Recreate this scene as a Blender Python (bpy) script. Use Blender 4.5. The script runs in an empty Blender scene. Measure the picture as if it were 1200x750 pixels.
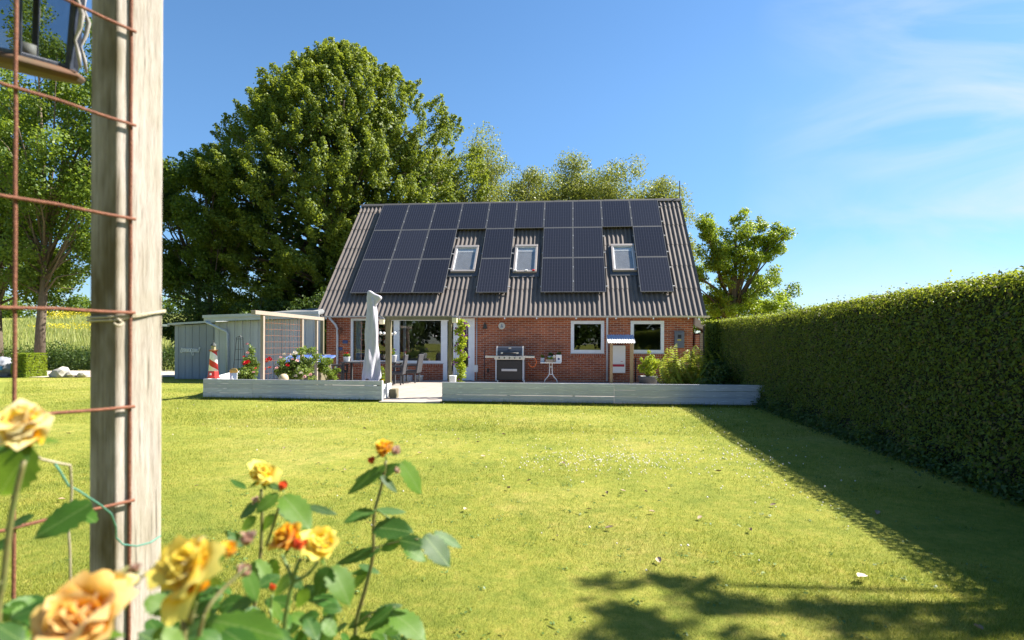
import bpy, bmesh, math, random
import numpy as np
from mathutils import Vector, Matrix, noise as mnoise

scene = bpy.context.scene
C = scene.collection
PI = math.pi
R = math.radians

# ---------------------------------------------------------------- camera
EYE = 1.40
YAW = math.atan(65 / 680)
cam_d = bpy.data.cameras.new('camera')
cam = bpy.data.objects.new('camera', cam_d)
C.objects.link(cam)
scene.camera = cam
cam_d.sensor_width = 36.0
cam_d.lens = 36.0 * 680 / 1200
cam_d.shift_y = 27 / 1200
cam_d.clip_start = 0.05
cam_d.clip_end = 3000
cam.matrix_world = (Matrix.Translation((0, 0, EYE)) @ Matrix.Rotation(YAW, 4, 'Z')
                    @ Matrix.Rotation(PI / 2, 4, 'X') @ Matrix.Rotation(0.004, 4, 'Z'))
cam_d.dof.use_dof = True
cam_d.dof.focus_distance = 17.0
cam_d.dof.aperture_fstop = 3.9

# ---------------------------------------------------------------- sky and sun
SUN_AZ = R(113)      # from straight behind the camera (-y) towards +x
SUN_EL = R(46.6)
SUN_DIR = Vector((math.sin(SUN_AZ) * math.cos(SUN_EL), -math.cos(SUN_AZ) * math.cos(SUN_EL), math.sin(SUN_EL)))
world = bpy.data.worlds.new('World')
scene.world = world
world.use_nodes = True
wn, wl = world.node_tree.nodes, world.node_tree.links
wn.clear()
out = wn.new('ShaderNodeOutputWorld')
bg = wn.new('ShaderNodeBackground'); bg.inputs['Strength'].default_value = 0.066
sky = wn.new('ShaderNodeTexSky'); sky.sky_type = 'NISHITA'; sky.sun_disc = False
sky.sun_elevation = SUN_EL
sky.sun_rotation = math.atan2(SUN_DIR.x, SUN_DIR.y)
sky.air_density = 1.0; sky.dust_density = 0.15; sky.ozone_density = 2.6
tc = wn.new('ShaderNodeTexCoord')
# thin cirrus: streaks stretched along one direction, gathered in loose patches
mp = wn.new('ShaderNodeMapping'); mp.inputs['Rotation'].default_value = (R(12), R(38), R(20)); mp.inputs['Scale'].default_value = (1.3, 3.2, 5.0)
n1 = wn.new('ShaderNodeTexNoise'); n1.inputs['Scale'].default_value = 1.6; n1.inputs['Detail'].default_value = 8; n1.inputs['Roughness'].default_value = 0.55; n1.inputs['Distortion'].default_value = 0.9
n2 = wn.new('ShaderNodeTexNoise'); n2.inputs['Scale'].default_value = 1.7; n2.inputs['Detail'].default_value = 2
mp2 = wn.new('ShaderNodeMapping'); mp2.inputs['Location'].default_value = (0.35, 0.1, 0.2)
r1 = wn.new('ShaderNodeMapRange'); r1.inputs['From Min'].default_value = 0.43; r1.inputs['From Max'].default_value = 0.74
r2 = wn.new('ShaderNodeMapRange'); r2.inputs['From Min'].default_value = 0.47; r2.inputs['From Max'].default_value = 0.66
sepx = wn.new('ShaderNodeSeparateXYZ')
r3 = wn.new('ShaderNodeMapRange'); r3.inputs['From Min'].default_value = 0.26; r3.inputs['From Max'].default_value = 0.62
mu = wn.new('ShaderNodeMath'); mu.operation = 'MULTIPLY'
ad = wn.new('ShaderNodeMath'); ad.operation = 'MULTIPLY_ADD'; ad.inputs[1].default_value = 1.0; ad.inputs[2].default_value = 0.0
mx = wn.new('ShaderNodeMix'); mx.data_type = 'RGBA'
mx.inputs[7].default_value = (4.1, 4.6, 5.3, 1)
hs = wn.new('ShaderNodeHueSaturation'); hs.inputs['Saturation'].default_value = 1.16
wl.new(tc.outputs['Generated'], mp.inputs['Vector']); wl.new(mp.outputs[0], n1.inputs['Vector'])
wl.new(tc.outputs['Generated'], mp2.inputs['Vector']); wl.new(mp2.outputs[0], n2.inputs['Vector'])
wl.new(tc.outputs['Generated'], sepx.inputs[0]); wl.new(sepx.outputs['X'], r3.inputs['Value'])
wl.new(n1.outputs['Fac'], r1.inputs['Value']); wl.new(r3.outputs[0], ad.inputs[0])
wl.new(r1.outputs[0], mu.inputs[0]); wl.new(ad.outputs[0], mu.inputs[1])
rz_ = wn.new('ShaderNodeMapRange'); rz_.inputs['From Min'].default_value = -0.02; rz_.inputs['From Max'].default_value = 0.42; rz_.interpolation_type = 'SMOOTHSTEP'
tz = wn.new('ShaderNodeMix'); tz.data_type = 'RGBA'; tz.inputs[6].default_value = (0.60, 0.68, 0.83, 1); tz.inputs[7].default_value = (0.98, 1.0, 1.0, 1)
mz = wn.new('ShaderNodeMix'); mz.data_type = 'RGBA'; mz.blend_type = 'MULTIPLY'; mz.inputs[0].default_value = 1.0
wl.new(sepx.outputs['Z'], rz_.inputs['Value']); wl.new(rz_.outputs[0], tz.inputs[0]); wl.new(sky.outputs[0], mz.inputs[6]); wl.new(tz.outputs[2], mz.inputs[7])
wl.new(mz.outputs[2], hs.inputs['Color'])
wl.new(hs.outputs[0], mx.inputs[6]); wl.new(mu.outputs[0], mx.inputs[0])
wl.new(mx.outputs[2], bg.inputs['Color']); wl.new(bg.outputs[0], out.inputs[0])

sun_d = bpy.data.lights.new('sun', 'SUN'); sun_d.energy = 5.0; sun_d.angle = R(0.53); sun_d.color = (1.0, 0.94, 0.84)
sun = bpy.data.objects.new('sun', sun_d); C.objects.link(sun)
sun.rotation_euler = (-SUN_DIR).to_track_quat('-Z', 'Y').to_euler()
sun.location = (20, -8, 25)
scene.view_settings.view_transform = 'Standard'
scene.view_settings.look = 'None'
scene.view_settings.exposure = 1.62
scene.view_settings.gamma = 1.0
scene.cycles.max_bounces = 8
scene.cycles.transparent_max_bounces = 12

# ---------------------------------------------------------------- helpers
def at(u, v, depth):
    """world point that lies `depth` metres in front of the viewpoint in the direction of photo position (u, v)"""
    du, dv = u - 600, v - 375
    u1, v1 = du + dv * 0.004, 375 + dv - du * 0.004
    k, m = u1 / 680, (402 - v1) / 680
    return Vector((-math.sin(YAW) + math.cos(YAW) * k, math.cos(YAW) + math.sin(YAW) * k, m)) * depth + Vector((0, 0, EYE))

class MB:
    def __init__(self): self.v = []; self.f = []; self.m = []
    def add(self, vs, fs, mi=0):
        b = len(self.v); self.v += [tuple(p) for p in vs]
        self.f += [tuple(i + b for i in f) for f in fs]; self.m += [mi] * len(fs)
        return self
    def box(self, x0, x1, y0, y1, z0, z1, mi=0, M=None):
        vs = [Vector(p) for p in ((x0,y0,z0),(x1,y0,z0),(x1,y1,z0),(x0,y1,z0),(x0,y0,z1),(x1,y0,z1),(x1,y1,z1),(x0,y1,z1))]
        if M is not None: vs = [M @ p for p in vs]
        return self.add(vs, [(3,2,1,0),(4,5,6,7),(0,1,5,4),(1,2,6,5),(2,3,7,6),(3,0,4,7)], mi)
    def bar(self, a, b, w, h, mi=0):
        a, b = Vector(a), Vector(b); d = (b - a); L = d.length; d.normalize()
        s = d.cross(Vector((0,0,1)));
        if s.length < 1e-3: s = Vector((1,0,0))
        s.normalize(); u = s.cross(d)
        vs = []
        for p in (a, b):
            for i, j in ((-1,-1),(1,-1),(1,1),(-1,1)): vs.append(p + s*i*w/2 + u*j*h/2)
        return self.add(vs, [(0,1,2,3),(7,6,5,4),(0,4,5,1),(1,5,6,2),(2,6,7,3),(3,7,4,0)], mi)
    def tube(self, pts, r, n=8, mi=0, cap=True):
        pts = [Vector(p) for p in pts]; rs = r if isinstance(r, (list, tuple)) else [r]*len(pts)
        vs = []; ref = None
        for i, p in enumerate(pts):
            t = (pts[min(i+1, len(pts)-1)] - pts[max(i-1, 0)]).normalized()
            if ref is None:
                ref = Vector((0,0,1)) if abs(t.z) < .9 else Vector((1,0,0))
            s = t.cross(ref)
            if s.length < 1e-4: s = t.cross(Vector((0,1,0)))
            s.normalize(); u = s.cross(t).normalized(); ref = u.copy() if abs(u.dot(t)) < .9 else ref
            for k in range(n):
                a = 2*PI*k/n; vs.append(p + (s*math.cos(a) + u*math.sin(a))*rs[i])
        fs = []
        for i in range(len(pts)-1):
            for k in range(n):
                fs.append((i*n+k, i*n+(k+1)%n, (i+1)*n+(k+1)%n, (i+1)*n+k))
        if cap: fs += [tuple(range(n-1,-1,-1)), tuple((len(pts)-1)*n+k for k in range(n))]
        return self.add(vs, fs, mi)
    def lathe(self, prof, n=20, c=(0,0,0), mi=0, rot=0):
        vs = []
        for r_, z in prof:
            for k in range(n):
                a = rot + 2*PI*k/n; vs.append((c[0]+r_*math.cos(a), c[1]+r_*math.sin(a), c[2]+z))
        fs = []
        for i in range(len(prof)-1):
            for k in range(n): fs.append((i*n+k, i*n+(k+1)%n, (i+1)*n+(k+1)%n, (i+1)*n+k))
        if prof[0][0] > 1e-4: fs.append(tuple(range(n-1,-1,-1)))
        if prof[-1][0] > 1e-4: fs.append(tuple((len(prof)-1)*n+k for k in range(n)))
        return self.add(vs, fs, mi)
    def prism(self, poly, y0, y1, mi=0):      # polygon in x,z extruded along y
        n = len(poly)
        vs = [(x, y0, z) for x, z in poly] + [(x, y1, z) for x, z in poly]
        fs = [tuple(range(n)), tuple(range(2*n-1, n-1, -1))] + [(i, i+n, (i+1)%n+n, (i+1)%n) for i in range(n)]
        return self.add(vs, fs, mi)
    def mesh(self, name, mats, smooth=False):
        me = bpy.data.meshes.new(name); me.from_pydata(self.v, [], self.f)
        if not isinstance(mats, (list, tuple)): mats = [mats]
        for m in mats: me.materials.append(m)
        if len(mats) > 1: me.polygons.foreach_set('material_index', self.m)
        bm = bmesh.new(); bm.from_mesh(me); bmesh.ops.recalc_face_normals(bm, faces=bm.faces); bm.to_mesh(me); bm.free()
        if smooth: me.shade_smooth()
        return me
    def obj(self, name, mats, parent=None, smooth=False, bevel=0, **kw):
        o = link(name, self.mesh(name, mats, smooth), parent, **kw)
        if bevel:
            b = o.modifiers.new('bevel', 'BEVEL'); b.width = bevel; b.segments = 2; b.limit_method = 'ANGLE'
        return o

def link(name, me, parent=None, loc=None, rot=None, sc=None):
    o = bpy.data.objects.new(name, me); C.objects.link(o)
    if parent is not None: o.parent = parent
    if loc is not None: o.location = loc
    if rot is not None: o.rotation_euler = rot
    if sc is not None: o.scale = sc if isinstance(sc, (tuple, list, Vector)) else (sc, sc, sc)
    return o
def tag(o, label, cat, group=None, kind=None):
    if label: o['label'] = label
    if cat: o['category'] = cat
    if group: o['group'] = group
    if kind: o['kind'] = kind
    return o
def thing(name, label, cat, loc=(0,0,0), rz=0, group=None):
    o = link(name, None, None, loc, (0,0,rz)); o.empty_display_size = .2
    return tag(o, label, cat, group)
def struct(o): o['kind'] = 'structure'; return o

# ---- materials
class NT:
    def __init__(self, name):
        self.mat = bpy.data.materials.new(name); self.mat.use_nodes = True
        self.n = self.mat.node_tree.nodes; self.l = self.mat.node_tree.links
        self.n.clear(); self.out = self.n.new('ShaderNodeOutputMaterial')
    def node(self, t, **kw):
        nd = self.n.new(t)
        for k, v in kw.items():
            if k in nd.inputs: nd.inputs[k].default_value = v
            else: setattr(nd, k, v)
        return nd
    def to(self, a, b): self.l.new(a, b)
    def ramp(self, fac, stops):
        r = self.n.new('ShaderNodeValToRGB'); e = r.color_ramp.elements
        while len(e) < len(stops): e.new(0.5)
        for i, (p, c) in enumerate(stops):
            e[i].position = p; e[i].color = (*c, 1) if len(c) == 3 else c
        self.to(fac, r.inputs[0]); return r.outputs[0]
    def mix(self, fac, a, b, mode='MIX'):
        m = self.n.new('ShaderNodeMix'); m.data_type = 'RGBA'; m.blend_type = mode
        for s, i in ((fac, 0), (a, 6), (b, 7)):
            if hasattr(s, 'links') or isinstance(s, bpy.types.NodeSocket): self.to(s, m.inputs[i])
            elif isinstance(s, (tuple, list)): m.inputs[i].default_value = (*s, 1) if len(s) == 3 else s
            else: m.inputs[i].default_value = s
        return m.outputs[2]
    def noise(self, scale, detail=4, rough=.6, coord='Object', stretch=None, dist=0):
        t = self.n.new('ShaderNodeTexCoord'); n = self.n.new('ShaderNodeTexNoise')
        n.inputs['Scale'].default_value = scale; n.inputs['Detail'].default_value = detail; n.inputs['Roughness'].default_value = rough; n.inputs['Distortion'].default_value = dist
        src = t.outputs[coord]
        if stretch:
            m = self.n.new('ShaderNodeMapping'); m.inputs['Scale'].default_value = stretch; self.to(src, m.inputs[0]); src = m.outputs[0]
        self.to(src, n.inputs['Vector']); return n.outputs['Fac']
    def bump(self, h, strength=.3, dist=.01):
        b = self.n.new('ShaderNodeBump'); b.inputs['Strength'].default_value = strength; b.inputs['Distance'].default_value = dist
        self.to(h, b.inputs['Height']); return b.outputs[0]
    def rand(self): return self.n.new('ShaderNodeObjectInfo').outputs['Random']
    def math(self, op, a, b=0.0):
        m = self.n.new('ShaderNodeMath'); m.operation = op
        for s, i in ((a, 0), (b, 1)):
            if isinstance(s, (int, float)): m.inputs[i].default_value = s
            else: self.to(s, m.inputs[i])
        return m.outputs[0]
    def bsdf(self, col, rough=.6, metal=0, normal=None, spec=None, **kw):
        p = self.n.new('ShaderNodeBsdfPrincipled')
        if isinstance(col, (tuple, list)): p.inputs['Base Color'].default_value = (*col, 1)
        else: self.to(col, p.inputs['Base Color'])
        if isinstance(rough, (int, float)): p.inputs['Roughness'].default_value = rough
        else: self.to(rough, p.inputs['Roughness'])
        p.inputs['Metallic'].default_value = metal
        if spec is not None: p.inputs['Specular IOR Level'].default_value = spec
        for k, v in kw.items(): p.inputs[k].default_value = v
        if normal is not None: self.to(normal, p.inputs['Normal'])
        return p.outputs[0]
    def done(self, sh): self.to(sh, self.out.inputs['Surface']); return self.mat

def simple(name, c1, c2=None, scale=8, rough=.6, metal=0, bump=.15, stretch=None, rnd=0.0, spec=None):
    t = NT(name); c2 = c2 or tuple(x*.75 for x in c1)
    f = t.noise(scale, 6, .65, stretch=stretch)
    col = t.ramp(f, [(.3, c2), (.7, c1)])
    if rnd:
        v = t.math('ADD', t.math('MULTIPLY', t.rand(), rnd), 1 - rnd/2)
        cc = t.node('ShaderNodeCombineXYZ'); [t.to(v, cc.inputs[i]) for i in range(3)]
        col = t.mix(1.0, col, cc.outputs[0], 'MULTIPLY')
    return t.done(t.bsdf(col, rough, metal, t.bump(f, bump, .01), spec))

def leafmat(name, dark, light, trans, tfac=.35, rough=.5, attr=True):
    t = NT(name)
    if attr:
        a = t.node('ShaderNodeAttribute', attribute_name='var'); f = a.outputs['Fac']
    else: f = t.rand()
    col = t.ramp(f, [(0, dark), (1, light)])
    b = t.bsdf(col, rough, 0, None, .35)
    tr = t.node('ShaderNodeBsdfTranslucent'); t.to(t.mix(.6, col, trans), tr.inputs['Color'])
    ms = t.node('ShaderNodeMixShader'); ms.inputs[0].default_value = tfac
    t.to(b, ms.inputs[1]); t.to(tr.outputs[0], ms.inputs[2])
    return t.done(ms.outputs[0])

def brickmat(name, c1, c2, mortar, rot=False, along='x', bw=.235, bh=.067):
    t = NT(name); tcd = t.node('ShaderNodeTexCoord'); sp = t.node('ShaderNodeSeparateXYZ'); t.to(tcd.outputs['Object'], sp.inputs[0])
    cb = t.node('ShaderNodeCombineXYZ')
    h = sp.outputs['X'] if along == 'x' else sp.outputs['Y']
    if rot: t.to(sp.outputs['Z'], cb.inputs[0]); t.to(h, cb.inputs[1])
    else: t.to(h, cb.inputs[0]); t.to(sp.outputs['Z'], cb.inputs[1])
    b = t.node('ShaderNodeTexBrick'); t.to(cb.outputs[0], b.inputs['Vector'])
    b.inputs['Scale'].default_value = 1; b.inputs['Brick Width'].default_value = bw; b.inputs['Row Height'].default_value = bh
    b.inputs['Mortar Size'].default_value = .0078; b.inputs['Mortar Smooth'].default_value = .1; b.inputs['Bias'].default_value = -.1
    b.inputs['Color1'].default_value = (*c1, 1); b.inputs['Color2'].default_value = (*c2, 1); b.inputs['Mortar'].default_value = (*mortar, 1)
    n = t.noise(60, 4); n2 = t.noise(1.2, 5, .7)
    col = t.mix(.35, b.outputs['Color'], t.ramp(n, [(.3, (.35,.3,.3)), (.7, (1,1,1))]), 'MULTIPLY')
    col = t.mix(.7, col, t.ramp(n2, [(.3, (.62,.6,.6)), (.65, (1,1,1))]), 'MULTIPLY')
    inv = t.math('SUBTRACT', 1.0, b.outputs['Fac'])
    return t.done(t.bsdf(col, .85, 0, t.bump(inv, .6, .008), .3))

M = {}
M['brick'] = brickmat('red_brick', (.54,.135,.045), (.28,.058,.026), (.56,.44,.34))
M['brick_side'] = brickmat('red_brick_gable', (.44,.115,.05), (.27,.06,.03), (.58,.47,.40), along='y')
M['brick_soldier'] = brickmat('red_brick_upright', (.43,.10,.035), (.32,.065,.028), (.48,.38,.30), rot=True)
M['brick_brown'] = brickmat('brown_brick', (.30,.20,.15), (.24,.16,.12), (.42,.36,.30))
M['concrete_cap'] = simple('pinkish_cap', (.45,.33,.29), (.36,.26,.23), 10, .8)
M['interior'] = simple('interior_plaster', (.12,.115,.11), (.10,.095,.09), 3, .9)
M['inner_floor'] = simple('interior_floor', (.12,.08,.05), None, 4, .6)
M['white'] = simple('white_paint', (.80,.81,.83), (.70,.71,.73), 6, .45, bump=.05)
M['whiteplastic'] = simple('white_plastic', (.80,.80,.78), (.74,.74,.72), 3, .35, bump=.02)
M['zinc'] = simple('painted_grey_gutter', (.50,.50,.50), (.40,.40,.40), 20, .45, bump=.05)
M['pipe'] = simple('pale_grey_pipe', (.62,.63,.66), (.52,.53,.56), 10, .4, bump=.05)
M['greypipe'] = simple('blue_grey_pipe', (.42,.47,.52), (.34,.38,.43), 10, .4, bump=.05)
M['chrome'] = simple('brushed_steel', (.62,.61,.58), (.5,.49,.46), 30, .35, .7, bump=.03)
M['alu'] = simple('aluminium_rail', (.60,.59,.57), (.5,.49,.47), 30, .4, .6, bump=.03)
M['black'] = simple('black_enamel', (.016,.016,.018), (.010,.010,.012), 12, .45, bump=.03)
M['darkgrey'] = simple('dark_grey', (.07,.075,.085), (.05,.055,.06), 12, .55)
M['meter'] = simple('slate_grey_cabinet', (.13,.14,.18), (.10,.11,.145), 5, .5, bump=.03)
M['rust'] = simple('rusty_steel', (.27,.105,.055), (.13,.05,.03), 180, .8, .2, bump=.5)
M['rust_orange'] = simple('orange_rust', (.42,.15,.045), (.16,.06,.03), 90, .85, .1, bump=.5)
M['verdigris'] = simple('dull_dark_bronze', (.07,.08,.075), (.03,.035,.035), 60, .6, .5)
M['post'] = None
M['timber'] = simple('weathered_timber', (.37,.31,.245), (.24,.20,.16), 9, .8, bump=.4, stretch=(12,12,1))
M['timber_dark'] = simple('greenish_aged_timber', (.20,.17,.10), (.11,.10,.06), 9, .85, bump=.4, stretch=(12,12,1))
M['timber_new'] = simple('pale_tan_timber', (.50,.34,.17), (.36,.24,.12), 9, .7, bump=.3, stretch=(12,12,1))
M['plank'] = None
M['stone'] = simple('field_stone', (.46,.42,.37), (.30,.28,.25), 7, .9, bump=.6)
M['cover'] = simple('grey_parasol_cover', (.50,.48,.55), (.42,.40,.47), 9, .9, bump=1.0, stretch=(1.6,1.6,.5))
M['wicker'] = simple('grey_wicker', (.07,.07,.078), (.03,.03,.035), 130, .7, bump=.8)
M['red'] = simple('red_paint', (.55,.03,.025), (.45,.03,.025), 10, .45)
M['bluetile'] = simple('blue_enamel', (.03,.06,.20), (.025,.05,.15), 20, .35)
M['terracotta'] = simple('terracotta', (.50,.22,.11), (.40,.17,.09), 20, .85)
M['orangehose'] = simple('orange_gas_hose', (.80,.17,.03), (.7,.14,.03), 20, .45, bump=.02)
M['yellowcap'] = simple('amber_cap', (.60,.38,.08), (.5,.3,.06), 20, .4)
M['bark'] = simple('tree_bark', (.16,.12,.085), (.07,.055,.04), 14, .95, bump=1.0, stretch=(3,3,.6))
M['bark_pale'] = simple('pale_bark', (.30,.25,.19), (.15,.12,.09), 12, .95, bump=1.0, stretch=(3,3,.6))
M['skin_pink'] = None

# weathered post timber: long grain, cracks, knots, greenish algae in patches, end-face shade painted in
def post_mat():
    t = NT('grey_weathered_post')
    g = t.noise(7, 8, .7, stretch=(14,14,.7)); g2 = t.noise(60, 5, .6, stretch=(10,10,.5)); big = t.noise(3, 4, .6, stretch=(1.5,1.5,.8))
    col = t.ramp(g, [(.25, (.24,.195,.15)), (.45, (.44,.39,.345)), (.75, (.60,.55,.50))])
    col = t.mix(.55, col, t.ramp(g2, [(.3, (.5,.47,.42)), (.6, (1,1,1))]), 'MULTIPLY')
    col = t.mix(t.math('MULTIPLY', t.ramp(big, [(.45, (0,0,0)), (.7, (1,1,1))]), .5), col, (.30,.27,.16))
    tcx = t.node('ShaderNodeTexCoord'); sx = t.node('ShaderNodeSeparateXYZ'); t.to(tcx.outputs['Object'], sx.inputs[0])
    end_shade = t.math('ADD', t.math('MULTIPLY', sx.outputs['X'], -9.0), t.math('MULTIPLY', t.math('SUBTRACT', big, .5), .5))  # painted shade: mask darkening the wood towards the end face, edge broken by noise
    col = t.mix(t.ramp(end_shade, [(.36, (0,0,0)), (.50, (1,1,1))]), col, t.mix(1.0, t.ramp(g, [(.3,(.60,.55,.5)),(.7,(1,1,1))]), (.13,.100,.048), 'MULTIPLY'))
    crk = t.noise(16, 3, .5, stretch=(16,16,.35)); col = t.mix(t.ramp(crk, [(.30,(1,1,1)),(.36,(0,0,0))]), col, (.10,.08,.06))
    h = t.math('ADD', g, t.math('MULTIPLY', g2, .6))
    return t.done(t.bsdf(col, .88, 0, t.bump(h, .7, .004), .2))
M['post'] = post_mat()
def plank_mat(name, base, pale, wear=.62):
    t = NT(name)
    g = t.noise(3, 8, .75, stretch=(.5,1,14)); n = t.noise(1.3, 5, .7, stretch=(.6,1,3)); f = t.noise(40, 3)
    col = t.mix(t.ramp(g, [(.55, (0,0,0)), (wear, (1,1,1))]), base, pale)
    col = t.mix(.6, col, t.ramp(n, [(.3, (.72,.74,.74)), (.7, (1.0,1.0,1.0))]), 'MULTIPLY')
    rn = t.math('ADD', t.math('MULTIPLY', t.rand(), .22), .88)
    cc = t.node('ShaderNodeCombineXYZ'); [t.to(rn, cc.inputs[i]) for i in range(3)]
    col = t.mix(1, col, cc.outputs[0], 'MULTIPLY')
    return t.done(t.bsdf(col, .75, 0, t.bump(t.math('ADD', g, f), .35, .004), .25))
M['plank'] = plank_mat('grey_green_plank_paint', (.50,.49,.56), (.76,.75,.80), .60)
M['shedboard'] = simple('grey_shed_board', (.41,.43,.44), (.34,.36,.37), 4, .8, bump=.25, stretch=(5,5,.5), rnd=.15)
M['shedboard2'] = simple('blue_grey_shed_board', (.29,.31,.35), (.24,.26,.295), 4, .8, bump=.25, stretch=(5,5,.5), rnd=.15)
M['fascia'] = simple('grey_fascia', (.42,.45,.47), (.34,.37,.39), 3, .7, bump=.1, stretch=(.5,1,6))
M['felt'] = simple('grey_roof_felt', (.17,.175,.18), (.12,.125,.13), 6, .9, bump=.3)

def roof_mat():
    t = NT('weathered_fibre_cement')
    n = t.noise(2.2, 7, .7, stretch=(2,1,1)); s = t.noise(30, 6, .7); st = t.noise(5, 6, .7, stretch=(9,.5,.5))
    col = t.ramp(n, [(.3, (.105,.090,.083)), (.7, (.160,.138,.128))])
    col = t.mix(.55, col, t.ramp(s, [(.3, (.55,.52,.5)), (.6, (1,1,1))]), 'MULTIPLY')
    col = t.mix(t.math('MULTIPLY', t.ramp(st, [(.56, (0,0,0)), (.76, (1,1,1))]), .65), col, (.20,.13,.06))
    rn = t.math('ADD', t.math('MULTIPLY', t.rand(), .16), .92)
    cc = t.node('ShaderNodeCombineXYZ'); [t.to(rn, cc.inputs[i]) for i in range(3)]
    return t.done(t.bsdf(t.mix(1, col, cc.outputs[0], 'MULTIPLY'), .85, 0, t.bump(s, .3, .004), .3))
M['roof'] = roof_mat()
M['ridge'] = simple('dark_ridge', (.07,.068,.07), (.045,.043,.045), 20, .8, bump=.3)

def panel_mat():
    t = NT('solar_cells'); tcd = t.node('ShaderNodeTexCoord'); sp = t.node('ShaderNodeSeparateXYZ'); t.to(tcd.outputs['Object'], sp.inputs[0])
    def line(sock, pitch, w):
        fr = t.math('FRACT', t.math('DIVIDE', sock, pitch)); a = t.math('ABSOLUTE', t.math('SUBTRACT', fr, .5))
        return t.math('GREATER_THAN', a, .5 - w/pitch/2)
    bus = line(sp.outputs['X'], .0995, .016); cell = line(sp.outputs['X'], .199, .006); row = line(sp.outputs['Y'], .19, .008)
    m = t.math('MAXIMUM', t.math('MAXIMUM', t.math('MULTIPLY', bus, .8), cell), t.math('MULTIPLY', row, .5))
    col = t.mix(m, (.019,.0195,.027), (.055,.056,.070))
    v = t.math('ADD', t.math('MULTIPLY', t.rand(), .35), .8)
    cc = t.node('ShaderNodeCombineXYZ'); [t.to(v, cc.inputs[i]) for i in range(3)]
    p = t.node('ShaderNodeBsdfPrincipled'); t.to(t.mix(1, col, cc.outputs[0], 'MULTIPLY'), p.inputs['Base Color'])
    p.inputs['Roughness'].default_value = .22; p.inputs['IOR'].default_value = 1.42
    return t.done(p.outputs[0])
M['panel'] = panel_mat()

def glass_mat(name, tint=(.9,.93,.95), ior=1.75):
    t = NT(name); fr = t.node('ShaderNodeFresnel', IOR=ior); ge = t.node('ShaderNodeNewGeometry'); mi_ = t.node('ShaderNodeMix'); mi_.inputs[2].default_value = ior; mi_.inputs[3].default_value = 1/ior; t.to(ge.outputs['Backfacing'], mi_.inputs[0]); t.to(mi_.outputs[0], fr.inputs['IOR']); gl = t.node('ShaderNodeBsdfGlossy', Roughness=0.0)
    n = t.noise(1.1, 2, .5); t.to(t.bump(n, .05, .02), gl.inputs['Normal'])
    tr = t.node('ShaderNodeBsdfTransparent'); tr.inputs[0].default_value = (*tint, 1); ms = t.node('ShaderNodeMixShader')
    t.to(fr.outputs[0], ms.inputs[0]); t.to(tr.outputs[0], ms.inputs[1]); t.to(gl.outputs[0], ms.inputs[2])
    return t.done(ms.outputs[0])
M['glass'] = glass_mat('window_glass')
M['skyglass'] = glass_mat('roof_window_glass', (.9,.9,.9), 1.7)
M['lampglass'] = glass_mat('lantern_glass', (.60,.63,.66), 1.5)
def lawn_mat(name, blade=False):
    t = NT(name)
    a = t.noise(.35, 5, .6); b = t.noise(2.5, 5, .7); c = t.noise(14, 4, .7)
    if blade:
        at_ = t.node('ShaderNodeAttribute', attribute_name='var'); c = at_.outputs['Fac']
    col = t.ramp(a, [(.30, (.190,.243,.030)), (.50, (.320,.335,.050)), (.70, (.43,.395,.105))])
    d_ = t.noise(7, 5, .7); col = t.mix(.9, col, t.ramp(b, [(.28, (.55,.70,.50)), (.5, (1,1,1)), (.72, (1.2,1.08,1.25))]), 'MULTIPLY'); col = t.mix(.7, col, t.ramp(d_, [(.3, (.70,.80,.6)), (.55, (1,1,1)), (.72, (1.25,1.05,1.5))]), 'MULTIPLY')
    col = t.mix(.8, col, t.ramp(c, [(0, (.30,.42,.28)), (.35, (.75,.85,.65)), (.6, (1.05,1.02,1)), (.85, (1.35,1.22,1.3)), (1, (1.9,1.6,2.8))]), 'MULTIPLY')
    if not blade:
        col = t.mix(.35, col, (.16,.15,.05))
        return t.done(t.bsdf(col, .95, 0, t.bump(t.noise(45, 5, .8), .9, .02), .1))
    p = t.bsdf(col, .55, 0, None, .3); tr = t.node('ShaderNodeBsdfTranslucent'); t.to(col, tr.inputs[0])
    ms = t.node('ShaderNodeMixShader'); ms.inputs[0].default_value = .4; t.to(p, ms.inputs[1]); t.to(tr.outputs[0], ms.inputs[2])
    return t.done(ms.outputs[0])
M['lawn'] = lawn_mat('lawn_soil'); M['blade'] = lawn_mat('grass_blade', True)
M['patio'] = None
def patio_mat():
    t = NT('patio_paving'); tcd = t.node('ShaderNodeTexCoord'); b = t.node('ShaderNodeTexBrick'); t.to(tcd.outputs['Object'], b.inputs['Vector'])
    b.inputs['Scale'].default_value = 1; b.inputs['Brick Width'].default_value = .4; b.inputs['Row Height'].default_value = .4; b.offset = .0
    b.inputs['Mortar Size'].default_value = .006
    b.inputs['Color1'].default_value = (.36,.31,.27,1); b.inputs['Color2'].default_value = (.31,.27,.235,1); b.inputs['Mortar'].default_value = (.22,.19,.15,1)
    n = t.noise(3, 6, .7)
    return t.done(t.bsdf(t.mix(.6, b.outputs['Color'], t.ramp(n, [(.3,(.75,.73,.72)),(.7,(1.05,1.05,1.05))]), 'MULTIPLY'), .9))
M['patio'] = patio_mat()
M['gravel'] = simple('pale_gravel', (.55,.47,.40), (.32,.28,.24), 30, .95, bump=.8)
M['meadow'] = simple('tall_meadow_grass', (.26,.30,.07), (.15,.20,.04), 1.5, .95, bump=1.0)
M['lf_linden'] = leafmat('linden_leaf', (.055,.105,.012), (.225,.275,.035), (.40,.46,.03), .40, .55)
M['lf_left'] = leafmat('bright_leaf', (.040,.090,.014), (.165,.235,.03), (.36,.46,.03), .42)
M['lf_birch'] = leafmat('birch_leaf', (.10,.13,.025), (.28,.31,.075), (.42,.45,.06), .38)
M['lf_maple'] = leafmat('maple_leaf', (.08,.15,.014), (.27,.35,.03), (.44,.54,.03), .4)
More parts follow.
